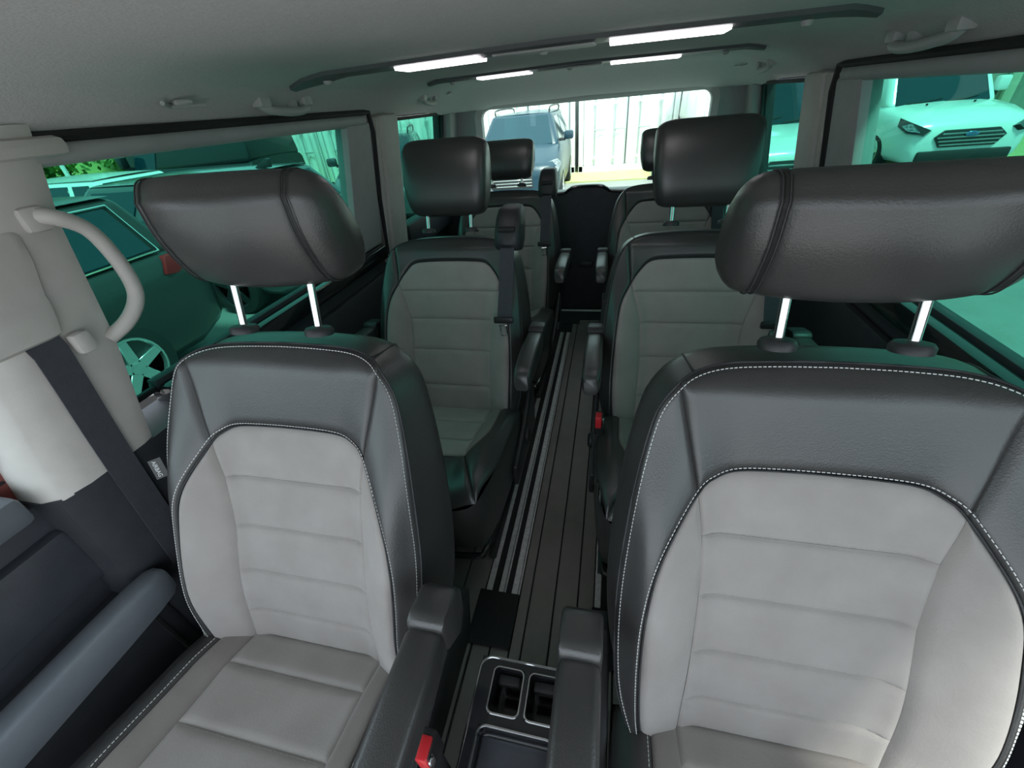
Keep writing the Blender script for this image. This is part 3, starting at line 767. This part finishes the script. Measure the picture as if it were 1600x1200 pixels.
A = make_seat('front', (-.430, .530), 'black leather front seat with pale grey insert at the left, beside the door armrest', 1, 'front seats', .078)
B = make_seat('front', (.455, .530), 'large black leather front seat with pale grey insert nearest the camera at the right', -1, 'front seats', .060, None, .90)
make_seat('mid', (-.405, 1.372), 'left middle-row seat with integrated belt tower, behind the left front seat', 1, 'middle row seats', .040)
make_seat('mid', (.405, 1.372), 'right middle-row seat with a tall headrest, behind the right front seat', -1, 'middle row seats', .040)
make_seat('low', (-.392, 2.235), 'left back-row seat with a low headrest in front of the tailgate window', 1, 'back row seats', .022)
make_seat('low', (.405, 2.235), 'right back-row seat mostly hidden behind the right middle-row seat', -1, 'back row seats', .022)
# woven tag on the left front seat
t = NB(); box(t, (-.019, -.0008, -.024), (.006, .0008, .024), .0004, 1); tg = obj('airbag_tag', t, TAGM, A)
tg.matrix_local = Matrix.Translation((-.288, -.112, .652)) @ Matrix.Rotation(math.radians(48), 4, 'Z') @ Matrix.Rotation(math.radians(-28), 4, 'X') @ Matrix.Scale(.85, 4)
me = text_mesh('AIRBAG', .0115, WHITE); w = link('tag_lettering', me, tg)
w.matrix_local = Matrix.Translation((-.0095, -.0012, 0)) @ Matrix.Rotation(math.radians(90), 4, 'X') @ Matrix.Rotation(math.radians(-90), 4, 'Z')

# ------------------------------------------------------------------ console between the front seats
con = tag(empty('centre_console', (0, 0, 0)), 'black floor console with two square cup holders and a tray between the front seats', 'console')
ZC = .30; X0, X1, Y0, Y1 = -.060, .118, -.30, .332
holes = [(-.032, .026, .243, .317), (.037, .099, .243, .317), (-.040, .094, -.20, .224)]; deps = [.085, .085, .022]
xs = sorted({X0, X1} | {h[0] for h in holes} | {h[1] for h in holes}); ys = sorted({Y0, Y1} | {h[2] for h in holes} | {h[3] for h in holes})
b = NB()
for i in range(len(xs) - 1):
    for j in range(len(ys) - 1):
        mx, my = (xs[i] + xs[i + 1]) / 2, (ys[j] + ys[j + 1]) / 2
        if any(h[0] < mx < h[1] and h[2] < my < h[3] for h in holes): continue
        b.faces.new([b.verts.new(p) for p in ((xs[i], ys[j], ZC), (xs[i + 1], ys[j], ZC), (xs[i + 1], ys[j + 1], ZC), (xs[i], ys[j + 1], ZC))])
for h, d in zip(holes, deps):
    c = [(h[0], h[2]), (h[1], h[2]), (h[1], h[3]), (h[0], h[3])]; s = .006
    ci = [(h[0] + s, h[2] + s), (h[1] - s, h[2] + s), (h[1] - s, h[3] - s), (h[0] + s, h[3] - s)]
    for k in range(4):
        p, q = c[k], c[(k + 1) % 4]; pi, qi = ci[k], ci[(k + 1) % 4]
        b.faces.new([b.verts.new(v) for v in ((*p, ZC), (*q, ZC), (*qi, ZC - d), (*pi, ZC - d))])
    b.faces.new([b.verts.new((*p, ZC - d)) for p in ci])
bmesh.ops.remove_doubles(b, verts=b.verts[:], dist=1e-5); obj('console_top', b, GLOSSB, con, smooth=False)
b = NB(); rr = rrect(X0, X1, Y0, Y1, .022)
loft(b, [[(x, y, ZC - .0005) for x, y in rr], [(x * 1.0, y, ZC - .02) for x, y in rr], [(lerp(x, .029, .06), lerp(y, 0, .02), .02) for x, y in rr], [(lerp(x, .029, .06), lerp(y, 0, .02), .0) for x, y in rr]], cap=False); obj('console_body', b, BLACKP, con)
b = NB(); tube(b, [(x, y, ZC) for x, y in rr], .0022, 6, closed=True); obj('outer_chrome_rim', b, CHROME, con)
for k, h in enumerate(holes):
    b = NB(); tube(b, [(x, y, ZC + .0005) for x, y in rrect(h[0], h[1], h[2], h[3], .010 if k < 2 else .014, 4)], .0022, 6, closed=True); obj('tray_rim' if k == 2 else 'cup_holder_rim', b, CHROME, con)
    if k < 2:
        b = NB(); box(b, (h[0] + .008, h[3] - .022, ZC - .030), (h[1] - .008, h[3] - .004, ZC - .018), .004); obj('cup_grip', b, BLACKP, con)
b = NB(); box(b, (holes[2][0] + .008, -.19, ZC - .0225), (holes[2][1] - .008, .214, ZC - .019), .002); obj('tray_mat', b, DOORP, con)

# ================================================================== OUTDOORS
GZ = -.55
bm = NB(); box(bm, (-60, -30, GZ - .3), (60, 60, GZ)); GR = struct(obj('ground', bm, ASPH, smooth=False))
b = NB(); box(b, (-60, 11.2, GZ), (60, 60, GZ + .03)); struct(obj('ground_verge', b, GRAVEL, smooth=False))
b = NB(); P = [(-60, GZ), (-13, GZ), (-17, GZ + .6), (-26, GZ + 3.4), (-40, GZ + 4.6), (-60, GZ + 4.6)]
prism(b, P, 1, 5, 40); struct(obj('ground_grass_bank', b, GRASS))

def quadslab(bm, P, off=.012, thick=.02, inset=(0, 0, 0, 0)):
    """P: 4 corners (bl, br, tr, tl) seen from outside; slab standing proud by off"""
    bl, br, tr, tl = [Vector(p) for p in P]; l, r_, bt, tp = inset
    def bil(u, v): return (bl * (1 - u) + br * u) * (1 - v) + (tl * (1 - u) + tr * u) * v
    C = [bil(l, bt), bil(1 - r_, bt), bil(1 - r_, 1 - tp), bil(l, 1 - tp)]
    n = (C[1] - C[0]).cross(C[3] - C[0]).normalized()
    hexa(bm, [c + n * (off - thick) for c in C] + [c + n * off for c in C], .006, 1)
def wheel(root, x, y, r, side, rim=ALLOY):
    b = NB(); ring(b, (x - side * .20, y, r), (side, 0, 0), [(r * .70, 0), (r * .97, .0), (r, .03), (r, .16), (r * .96, .20), (r * .72, .212), (r * .70, .18)], 28); T = obj('wheel', b, TYRE, root)
    b = NB(); ring(b, (x - side * .02, y, r), (side, 0, 0), [(r * .70, 0), (r * .72, .026), (r * .66, .028), (r * .63, .0)], 28)
    for k in range(5):
        a = 2 * math.pi * k / 5 + .3; d = Vector((0, math.cos(a), math.sin(a))); t = Vector((0, -math.sin(a), math.cos(a)))
        c = Vector((x + side * .006, y, r)); w0, w1 = r * .13, r * .10
        hexa(b, [c + d * r * .10 - t * w0 - Vector((side * .03, 0, 0)), c + d * r * .66 - t * w1 - Vector((side * .03, 0, 0)), c + d * r * .66 + t * w1 - Vector((side * .03, 0, 0)), c + d * r * .10 + t * w0 - Vector((side * .03, 0, 0)),
                 c + d * r * .10 - t * w0, c + d * r * .66 - t * w1, c + d * r * .66 + t * w1, c + d * r * .10 + t * w0], .004, 1)
    ring(b, (x - side * .02, y, r), (side, 0, 0), [(r * .16, 0), (r * .16, .03), (r * .10, .034)], 16); obj('alloy_rim', b, rim, T)
    b = NB(); cyl(b, (x - side * .05, y, r), (x - side * .03, y, r), r * .69, 24); obj('wheel_well', b, RUBBER, T)

def make_car(name, label, cat, loc, rz, m_, L=4.5, W=1.8, H=1.5, nose=.70, cowl=(-.9, .95), belt=.98, tailz=1.0, roof=(-.25, 1.75), roofw=.62, rear=None, nwin=3,
             chrome=False, rails=False, fin=False, hatch_open=False, bonnet_front=.72, rearglass=True, wheels=True, ends=None, mirrors=True, group=None, grille=None, wr=.325, wback=.85, rim=None):
    """front towards -y; origin on the ground under the middle"""
    root = tag(empty(name, (loc[0], loc[1], GZ if len(loc) < 3 else loc[2]), rz), label, cat, group)
    hl = L / 2; rear = hl - .12 if rear is None else rear; hw = W / 2
    st = [(-hl, .70, nose * .86), (-hl + .05, .84, nose * .97), (-hl + .16, .93, bonnet_front + .02), (-hl + .45, .985, bonnet_front + .10), (cowl[0] - .25, 1., cowl[1] - .05), (cowl[0], 1., cowl[1]),
          (0, 1., belt), (rear - .8, 1., belt + .01), (rear - .2, .985, tailz), (hl - .10, .95, tailz - .02), (hl - .02, .90, tailz - .10), (hl, .82, tailz - .22)]
    b = NB(); R = []
    for y, k, zt in st:
        w = hw * k; zt = max(zt, .45); lo_ = .20 if abs(y) < hl - .1 else .27
        half = [(0, lo_), (w * .86, lo_), (w * .965, lo_ + .10), (w, lerp(lo_, zt, .48)), (w * .985, lerp(lo_, zt, .72)), (w * .955, lerp(lo_, zt, .90)), (w * .88, zt - .012), (w * .62, zt + .012), (0, zt + .025)]
        R.append([(x, y, z) for x, z in half] + [(-x, y, z) for x, z in half[-2:0:-1]])
    loft(b, R); body = obj('body', b, m_, root, ang=50)
    # cabin
    cb = [(-hw * .90, cowl[0], cowl[1] - .03), (hw * .90, cowl[0], cowl[1] - .03), (hw * .90, rear, belt - .03), (-hw * .90, rear, belt - .03)]
    ct = [(-roofw, roof[0], H - .03), (roofw, roof[0], H - .03), (roofw, roof[1], H - .05), (-roofw, roof[1], H - .05)]
    t = NB(); hexa(t, cb + ct, .07, 3); cab = obj('cabin', t, m_, root, ang=50)
    b = NB(); rows = []
    for i in range(9):
        u = -1 + 2 * i / 8; rows.append([(u * roofw * .97, lerp(roof[0] + .02, roof[1] - .02, v / 6), H - .045 + .05 * (1 - u * u * .9) * (1 - (2 * v / 6 - 1) ** 4 * .7)) for v in range(7)])
    grid(b, rows); obj('roof', b, m_, root)
    b = NB(); quadslab(b, (cb[0], cb[1], ct[1], ct[0]), .010, .03, (.07, .07, .07, .08)); obj('windshield', b, CARGLASS, root)
    if rearglass and not hatch_open:
        b = NB(); quadslab(b, (cb[2], cb[3], ct[3], ct[2]), .010, .03, (.09, .09, .15, .12)); obj('rear_window', b, CARGLASS, root)
    for s in (-1, 1):
        q = (cb[0], cb[3], ct[3], ct[0]) if s < 0 else (cb[1], cb[2], ct[2], ct[1])
        q = (q[1], q[0], q[3], q[2]) if s < 0 else q
        fr = [0, .40, .74, 1.] if nwin == 3 else ([0, .5, 1.] if nwin == 2 else [0, 1.])
        for k in range(len(fr) - 1):
            a, c = fr[k], fr[k + 1]
            ins = (a + .03 + (.05 if a == 0 else 0), 1 - c + .015 + (.05 if c == 1 else 0), .12, .14) if s > 0 else (1 - c + .015 + (.05 if c == 1 else 0), a + .03 + (.05 if a == 0 else 0), .12, .14)
            b = NB(); quadslab(b, q, .010, .03, ins); g = obj('side_window', b, CARGLASS, root)
            if chrome:
                bl, br, tr, tl = [Vector(p) for p in q]
                def bil(u, v): return (bl * (1 - u) + br * u) * (1 - v) + (tl * (1 - u) + tr * u) * v
                n = (br - bl).cross(tl - bl).normalized()
                C = [bil(ins[0] - .01, ins[2] - .03), bil(1 - ins[1] + .01, ins[2] - .03), bil(1 - ins[1] + .01, 1 - ins[3] + .03), bil(ins[0] - .01, 1 - ins[3] + .03)]
                b = NB(); tube(b, [p + n * .012 for p in C], .010, 6, closed=True); obj('chrome_surround', b, CHROME, g)
        # head and tail lamps
        z0 = bonnet_front
        b = NB(); P = [Vector((s * hw * .50, -hl + .035, z0 - .13)), Vector((s * hw * .50, -hl + .07, z0 - .03)), Vector((s * hw * .90, -hl + .36, z0 + .06)), Vector((s * hw * .985, -hl + .42, z0 - .02)), Vector((s * hw * .93, -hl + .16, z0 - .14))]
        cc = sum(P, Vector()) / 5; o_ = Vector((s * .02, -.03, .008))
        v0 = [b.verts.new(p + o_) for p in P]; v1 = [b.verts.new(p - o_ * 2) for p in P]; b.faces.new(v0); b.faces.new(v1)
        for k in range(5): b.faces.new((v0[k], v0[(k + 1) % 5], v1[(k + 1) % 5], v1[k]))
        obj('head_lamp', b, HLAMP, root)
        b = NB(); hexa(b, [(s * hw * .62, hl - .08, tailz - .26), (s * hw * .90, hl - .03, tailz - .26), (s * (hw * .99), hl - .42, tailz - .18), (s * hw * .7, hl - .4, tailz - .18),
                           (s * hw * .62, hl - .10, tailz - .06), (s * hw * .88, hl - .06, tailz - .06), (s * (hw * .965), hl - .34, tailz - .05), (s * hw * .7, hl - .4, tailz - .05)], .012); obj('tail_lamp', b, TAIL, root)
        if mirrors:
            b = NB(); box(b, (s * hw * .98 - .09 + s * .10, cowl[0] + .28, belt + .02), (s * hw * .98 + .09 + s * .10, cowl[0] + .42, belt + .17), .035); mo = obj('side_mirror', b, m_, root)
            b = NB(); box(b, (min(s * hw * .88, s * hw * 1.02), cowl[0] + .32, belt + .0), (max(s * hw * .88, s * hw * 1.02), cowl[0] + .38, belt + .05), .01); obj('mirror_arm', b, BLACKP, mo)
        if rails:
            b = NB(); tube(b, crom([(s * (roofw - .05), roof[0] + .12, H - .03), (s * (roofw - .04), roof[0] + .22, H + .055), (s * (roofw - .03), (roof[0] + roof[1]) / 2, H + .07), (s * (roofw - .04), roof[1] - .2, H + .05), (s * (roofw - .05), roof[1] - .1, H - .04)], 6), .016, 8); obj('roof_rail', b, BLACKP, root)
        if wheels:
            for y in (-hl + .85, hl - wback): wheel(root, s * (hw - .005), y, wr, s, rim or ALLOY)
    if fin:
        b = NB(); prism(b, [(roof[1] - .24, H - .02), (roof[1] - .05, H + .07), (roof[1] - .02, H + .06), (roof[1] - .03, H - .02)], 0, -.025, .025, .006); obj('shark_fin_antenna', b, BLACKP, root)
    # grille and bumper
    b = NB(); box(b, (-hw * .45, -hl - .008, nose * .55), (hw * .45, -hl + .06, nose * .82), .02); G = obj('grille', b, BLACKP, root)
    for k in range(3): b = NB(); box(b, (-hw * .43, -hl - .016, nose * .60 + k * .05), (hw * .43, -hl - .004, nose * .60 + k * .05 + .014), .003, 1); obj('grille_slat', b, CHROME, G)
    b = NB(); box(b, (-hw * .80, hl - .03, .30), (hw * .80, hl + .03, .52), .03); obj('rear_bumper', b, BLACKP, root)
    if hatch_open:
        hx = Vector((0, roof[1] - .04, H - .02)); ang = math.radians(16)
        d = Vector((0, math.cos(ang), math.sin(ang))); n = Vector((0, -math.sin(ang), math.cos(ang))); ln = 1.28
        b = NB(); hexa(b, [Vector((-roofw, 0, 0)) + hx, Vector((roofw, 0, 0)) + hx, Vector((hw * .84, 0, 0)) + hx + d * ln, Vector((-hw * .84, 0, 0)) + hx + d * ln] +
                       [Vector((-roofw, 0, 0)) + hx + n * .07, Vector((roofw, 0, 0)) + hx + n * .07, Vector((hw * .82, 0, 0)) + hx + d * ln + n * .10, Vector((-hw * .82, 0, 0)) + hx + d * ln + n * .10], .02); tg = obj('raised_tailgate', b, m_, root)
        b = NB(); hexa(b, [Vector((x, 0, 0)) + hx + d * u - n * h for h in (.018, -.002) for x, u in ((-roofw * .85, .12), (roofw * .85, .12), (roofw * .95, .52), (-roofw * .95, .52))], .004, 1); obj('tailgate_glass', b, CARGLASS, tg)
        b = NB(); hexa(b, [Vector((x, 0, 0)) + hx + d * u - n * h for h in (.035, -.01) for x, u in ((-.3, .62), (.3, .62), (.3, 1.0), (-.3, 1.0))], .01); obj('tailgate_lining', b, BLACKP, tg)
        for s in (-1, 1):
            b = NB(); cyl(b, (s * (roofw - .02), rear - .10, belt + .02), Vector((s * (roofw - .02), 0, 0)) + hx + d * .55 - n * .01, .012, 8); obj('gas_strut', b, BLACKP, tg)
        b = NB(); box(b, (-hw * .62, rear - .06, .62), (hw * .62, hl + .012, belt + .0)); box(b, (-roofw * .88, roof[1] - .30, belt), (roofw * .88, roof[1] + .06, H - .1)); obj('boot_opening', b, RUBBER, root)
    return root

# cars seen through the left windows
make_car('estate_car', 'dark grey estate car with chrome window surrounds beside the left sliding window', 'car', (-4.20, .58), 0, P_SILV, L=4.75, W=1.82, H=1.46, belt=1.0, tailz=1.02, roof=(-.35, 2.10), rear=2.25, wback=1.0, cowl=(-1.0, .95), chrome=True)
make_car('hatchback', 'dark hatchback with a shark fin antenna seen behind the left front headrest', 'car', (-5.15, 4.45), math.radians(-90), P_GREY, L=4.2, W=1.78, H=1.40, belt=.95, tailz=.95, roof=(-.35, 1.60), fin=True, rim=GLOSSB)
make_car('saloon_car', 'white car far off under the trees at the left edge of the left window', 'car', (-9.6, 6.2), math.radians(-90), P_WHITE, L=4.3, W=1.75, H=1.32, belt=.88, tailz=.9, cowl=(-.9, .86))
make_car('compact_car', 'dark small car with roof rails partly seen through the left rear quarter window', 'car', (-4.55, 9.0), math.radians(20), P_GREY, L=4.1, W=1.76, H=1.46, rails=True)
# behind
make_car('people_carrier', 'blue people carrier with roof rails facing the tailgate window', 'car', (-1.74, 10.2), math.radians(2), P_BLUE, L=4.3, W=1.76, H=1.58, nose=.80, bonnet_front=.80, cowl=(-1.15, 1.04), belt=1.06, tailz=1.1, roof=(-.55, 1.95), roofw=.60, rails=True)

# white vans on the right
def make_van(name, label, loc, rz, m_=None, L=5.0, W=1.98, H=1.95, cowl=(-1.45, 1.08), roof0=-.78, roofw=.80, high=False):
    m_ = m_ or P_WHITE; root = tag(empty(name, (loc[0], loc[1], GZ), rz), label, 'van'); hl = L / 2; hw = W / 2
    st = [(-hl, .74, .62), (-hl + .03, .84, .74), (-hl + .12, .925, .86), (-hl + .30, .97, .94), (-hl + .60, .995, 1.02), (cowl[0] - .02, 1., cowl[1]), (cowl[0] + .6, 1., 1.16), (hl - .05, 1., 1.16), (hl, .98, 1.15)]
    b = NB(); R = []
    for y, k, zt in st:
        w = hw * k; lo_ = .24
        half = [(0, lo_), (w * .88, lo_), (w * .97, lo_ + .10), (w, lerp(lo_, zt, .45)), (w * .99, lerp(lo_, zt, .72)), (w * .965, lerp(lo_, zt, .90)), (w * .89, zt - .012), (w * .62, zt + .02), (0, zt + .035)]
        R.append([(x, y, z) for x, z in half] + [(-x, y, z) for x, z in half[-2:0:-1]])
    loft(b, R); obj('body', b, m_, root, ang=50)
    cb = [(-hw * .92, cowl[0], cowl[1] - .03), (hw * .92, cowl[0], cowl[1] - .03), (hw * .96, hl - .02, 1.12), (-hw * .96, hl - .02, 1.12)]
    ct = [(-roofw, roof0, H), (roofw, roof0, H), (roofw, hl - .06, H + .01), (-roofw, hl - .06, H + .01)]
    b = NB(); hexa(b, cb + ct, .10, 4); obj('cabin', b, m_, root, ang=50)
    tp = .45 if high else .10
    b = NB(); quadslab(b, (cb[0], cb[1], ct[1], ct[0]), .012, .03, (.075, .075, .05, tp)); WS = obj('windshield', b, CARGLASS, root)
    bl, br, tr, tl = [Vector(p) for p in (cb[0], cb[1], ct[1], ct[0])]
    n = (br - bl).cross(tl - bl).normalized()
    def bil(u, v): return (bl * (1 - u) + br * u) * (1 - v) + (tl * (1 - u) + tr * u) * v + n * .02
    for u0, u1 in ((.18, .50), (.52, .82)):
        b = NB(); tube(b, [bil(u0, .06), bil(lerp(u0, u1, .5), .075), bil(u1, .12)], .010, 6); obj('wiper', b, RUBBER, WS)
    if not high:
        b = NB(); c0 = bil(.56, .82); quadslab(b, (bil(.56, .80), bil(.80, .82), bil(.80, .89), bil(.56, .87)), .002, .01); obj('sun_visor', b, mat('visor_grey', (.45, .5, .48), .7), WS)
    else:
        b = NB(); tube(b, [bil(.08, .10), bil(.20, .25), bil(.34, .42)], .018, 6); obj('pillar_reflection', b, mat('pillar_reflection', (.30, .36, .34), .5), WS)  # reflection of a pillar, built as a pale bar on the glass
    for s in (-1, 1):
        q = (cb[3], cb[0], ct[0], ct[3]) if s < 0 else (cb[1], cb[2], ct[2], ct[1])
        ins = (.72, .10, .06, .20) if s < 0 else (.10, .72, .06, .20)
        b = NB(); quadslab(b, q, .010, .03, ins); obj('side_window', b, CARGLASS, root)
        # swept head lamp
        b = NB(); P = [Vector((s * hw * .60, -hl + .035, .735)), Vector((s * hw * .70, -hl + .02, .66)), Vector((s * hw * .93, -hl + .14, .70)), Vector((s * hw * .985, -hl + .36, .80)), Vector((s * hw * .955, -hl + .42, .93)), Vector((s * hw * .86, -hl + .20, .86))]
        o_ = Vector((s * .022, -.03, .010)); P = [p + Vector((s * .030, -.045, .012)) for p in P]; v0 = [b.verts.new(p + o_) for p in P]; v1 = [b.verts.new(p - o_ * 2) for p in P]; b.faces.new(v0); b.faces.new(v1)
        for k in range(6): b.faces.new((v0[k], v0[(k + 1) % 6], v1[(k + 1) % 6], v1[k]))
        h = obj('head_lamp', b, GLOSSB, root)
        b = NB(); c = sum(P, Vector()) / 6; Q = [c + (p - c) * .68 + o_ * 1.25 for p in P]; Q2 = [c + (p - c) * .68 + o_ * .5 for p in P]
        v0 = [b.verts.new(p) for p in Q]; v1 = [b.verts.new(p) for p in Q2]; b.faces.new(v0); b.faces.new(v1)
        for k in range(6): b.faces.new((v0[k], v0[(k + 1) % 6], v1[(k + 1) % 6], v1[k]))
        obj('lamp_reflector', b, HLAMP, h)
        b = NB(); box(b, (s * (hw + .11) - .10, cowl[0] + .34, 1.20), (s * (hw + .11) + .10, cowl[0] + .50, 1.44), .04); mo = obj('side_mirror', b, m_, root)
        b = NB(); box(b, (s * (hw + .02) - .10, cowl[0] + .38, 1.12), (s * (hw + .02) + .08, cowl[0] + .48, 1.22), .03); obj('mirror_arm', b, BLACKP, mo)
        for y in (-hl + .95, hl - 1.0): wheel(root, s * (hw - .005), y, .335, s)
    for s in (-1, 1):
        b = NB(); cyl(b, (s * .38, cowl[0] - .22, 1.085), (s * .38, cowl[0] - .22, 1.115), .018, 10); obj('washer_jet', b, BLACKP, root)
    # hexagonal grille with slats and oval badge
    b = NB(); prism(b, [(-.54, .63), (-.40, .74), (.40, .74), (.54, .63), (.42, .47), (-.42, .47)], 1, -hl - .030, -hl + .06, .012); G = obj('grille', b, GLOSSB, root)
    for k in range(4):
        z = .495 + k * .058; w = lerp(.43, .50, min(1, k / 2.)) if k < 3 else .44
        b = NB(); box(b, (-w, -hl - .045, z), (w, -hl - .026, z + .024), .006); obj('grille_slat', b, SLAT[0], G)
    b = NB(); ring(b, (0, -hl - .040, .665), (0, -1, 0), [(.10, 0), (.10, .012), (.085, .018)], 24)
    for v in b.verts: v.co.z = .665 + (v.co.z - .665) * .42
    obj('oval_badge', b, mat('badge_blue', (.10, .20, .38), .2, .3, coat=.6), G)
    b = NB(); box(b, (-hw * .72, -hl - .05, .25), (hw * .72, -hl + .06, .42), .03); obj('bumper_intake', b, BLACKP, root)
    return root
SLAT = [mat('slat_grey', (.35, .37, .38), .3, .6)]
make_van('delivery_van', 'white delivery van with hexagonal grille facing the right sliding window', (6.15, 12.4), math.radians(2))
make_van('black_van', 'black van standing side-on beyond the left front headrest', (-10.2, 9.9), math.radians(-90), P_DARK, L=4.7, H=2.05)
make_van('box_van', 'white tall van seen through the right rear quarter window', (2.62, 9.95), math.radians(4), W=1.78, H=2.5, roof0=-1.0, high=True)

# shipping containers in a row behind the cars
def container(x, y, rz, label, L=6.06, door=True, H=2.59):
    root = tag(empty('shipping_container', (x, y, GZ + .03), rz), label, 'container', 'white shipping containers'); W = 2.44
    b = NB(); n = 44; R = []
    # corrugated long sides and roof, front end at y = 0
    for sd in (-1, 1):
        rows = []
        for k in range(n * 4 + 1):
            yy = .10 + (L - .2) * k / (n * 4); ph = k % 4; d = .0 if ph in (0, 1) else .036
            rows.append([(sd * (W / 2 - .02 - d), yy, .16), (sd * (W / 2 - .02 - d), yy, H - .10)])
        grid(b, rows)
    box(b, (-W / 2 + .05, .05, .10), (W / 2 - .05, L - .05, .16)); box(b, (-W / 2 + .02, .02, H - .10), (W / 2 - .02, L - .02, H - .04)); box(b, (-W / 2 + .04, L - .08, .1), (W / 2 - .04, L - .03, H - .06))
    obj('corrugated_shell', b, CWHITE, root, smooth=False)
    b = NB()
    for sx in (-1, 1):
        for yy in (0, L - .12): box(b, (sx * (W / 2) - (.12 if sx > 0 else 0), yy, 0), (sx * (W / 2) + (.12 if sx < 0 else 0), yy + .12, H), .01)
        box(b, (sx * (W / 2) - (.06 if sx > 0 else 0), .1, 0), (sx * (W / 2) + (.06 if sx < 0 else 0), L - .1, .15)); box(b, (sx * (W / 2) - (.06 if sx > 0 else 0), .1, H - .10), (sx * (W / 2) + (.06 if sx < 0 else 0), L - .1, H))
    box(b, (-W / 2, 0, 0), (W / 2, .12, .14)); box(b, (-W / 2, 0, H - .12), (W / 2, .12, H)); obj('frame', b, CWHITE, root)
    for sd in (-1, 1):
        b = NB(); x0, x1 = (-W / 2 + .13, -.012) if sd < 0 else (.012, W / 2 - .13)
        rows = []; m2 = 20
        for k in range(m2 + 1):
            d = 0 if k % 4 in (0, 1) else .02
            xx = lerp(x0, x1, k / m2); rows.append([(xx, .05 + d, .15), (xx, .05 + d, H - .13)])
        grid(b, rows); dr = obj('door', b, CWHITE, root, smooth=False)
        b = NB(); box(b, (x0, .035, .15), (x0 + .02, .06, H - .13)); box(b, (x1 - .02, .035, .15), (x1, .06, H - .13)); box(b, (x0, .035, .15), (x1, .06, .17)); obj('door_gasket', b, CGREY, dr)
        for u in (.28, .74):
            xx = lerp(x0, x1, u); b = NB(); cyl(b, (xx, .015, .10), (xx, .015, H - .08), .018, 8); ro = obj('lock_rod', b, CGREY, dr)
            b = NB(); box(b, (xx - .03, -.01, .95), (xx + .30 * (-1 if u > .5 else 1) * .0 + .26, .005, .99), .005); obj('lock_handle', b, CGREY, ro)
            for zz in (.3, 1.5, 2.2): b = NB(); box(b, (xx - .05, .0, zz), (xx + .05, .04, zz + .05), .004); obj('rod_bracket', b, CWHITE, ro)
    return root
for k, (x, lab) in enumerate(((-9.85, 'leftmost white container of the row, partly behind the left rear pillar'), (-7.25, 'white container end seen through the left rear quarter window'), (-4.70, 'white container behind the small dark car, right part of the left quarter window'), (-2.12, 'white container directly behind the blue people carrier'), (.42, 'white container with lock rods in the middle of the tailgate window'), (2.96, 'white container at the right end of the tailgate window'))):
    container(x, 12.65, 0, lab)
container(-12.6, 22.5, math.radians(40), 'distant white container beyond the dark hatchback, in the left sliding window')
container(-15.6, 20.2, math.radians(40), 'distant white container left of the other one, above the left front headrest')

# trees on the bank (leaf cards in clumps, one crown mesh each)
def tree(x, y, z, h, r, label, seed):
    rnd = random.Random(seed); root = tag(empty('tree', (x, y, z)), label, 'tree', 'trees on the grass bank')
    b = NB(); tube(b, crom([(0, 0, -.5), (.05, .1, h * .25), (-.1, 0, h * .5), (.05, .05, h * .8)], 5), [.22 - .18 * k / 15 for k in range(16)], 8); obj('trunk', b, BARK, root)
    me = bpy.data.meshes.new('crown'); V = []; F = []
    clumps = [(rnd.gauss(0, r * .5), rnd.gauss(0, r * .5), h * .62 + rnd.gauss(0, h * .2), rnd.uniform(.35, .8)) for _ in range(46)]
    for k in range(7000):
        c = clumps[rnd.randrange(46)]; d = Vector((rnd.gauss(0, 1), rnd.gauss(0, 1), rnd.gauss(0, 1))).normalized() * c[3] * rnd.random() ** .4
        p = Vector(c[:3]) + d; u = Vector((rnd.gauss(0, 1), rnd.gauss(0, 1), rnd.gauss(0, 1))).normalized(); w = u.orthogonal().normalized(); s = rnd.uniform(.06, .13)
        i = len(V); V += [p - u * s, p + w * s * .5, p + u * s, p - w * s * .5]; F.append((i, i + 1, i + 2, i + 3))
    me.from_pydata(V, [], F); o = meshobj('crown', me, LEAF, root, smooth=False); o['kind'] = 'stuff'
tree(-16.6, 10.2, GZ + .5, 3.0, 1.15, 'leafy tree on the bank nearest the pillar at the left', 1)
tree(-17.2, 13.9, GZ + .6, 3.0, 1.0, 'leafy tree on the bank beside the open grass in the left window', 2)
b = NB(); cyl(b, (-13.2, 8.85, GZ), (-13.2, 8.85, GZ + 1.5), .05, 10); cyl(b, (-13.2, 8.85, GZ + 1.5), (-13.2, 8.85, GZ + 1.54), .065, 10); tag(obj('white_post', b, CWHITE), 'slim white post standing under the trees on the left', 'post')

# shed on the right
sh = tag(empty('metal_shed', (12.5, 17.6, GZ), math.radians(90)), 'grey clad shed with pale upright beams beyond the white delivery van', 'shed')
b = NB(); box(b, (-.0, -9, 0), (.2, 7, 5.0)); box(b, (0, 7, 0), (6, 7.2, 5)); obj('shed_wall', b, SHEDM, sh, smooth=False)
b = NB(); prism(b, [(-.3, 5.0), (6.2, 5.9), (6.2, 6.0), (-.3, 5.1)], 1, -9.2, 7.4); obj('shed_roof', b, SHEDB, sh, smooth=False)
for k in range(10):
    b = NB(); box(b, (-.14, -8.6 + k * 1.6, 0), (.0, -8.35 + k * 1.6, 5.0), .01); obj('beam', b, SHEDB, sh)
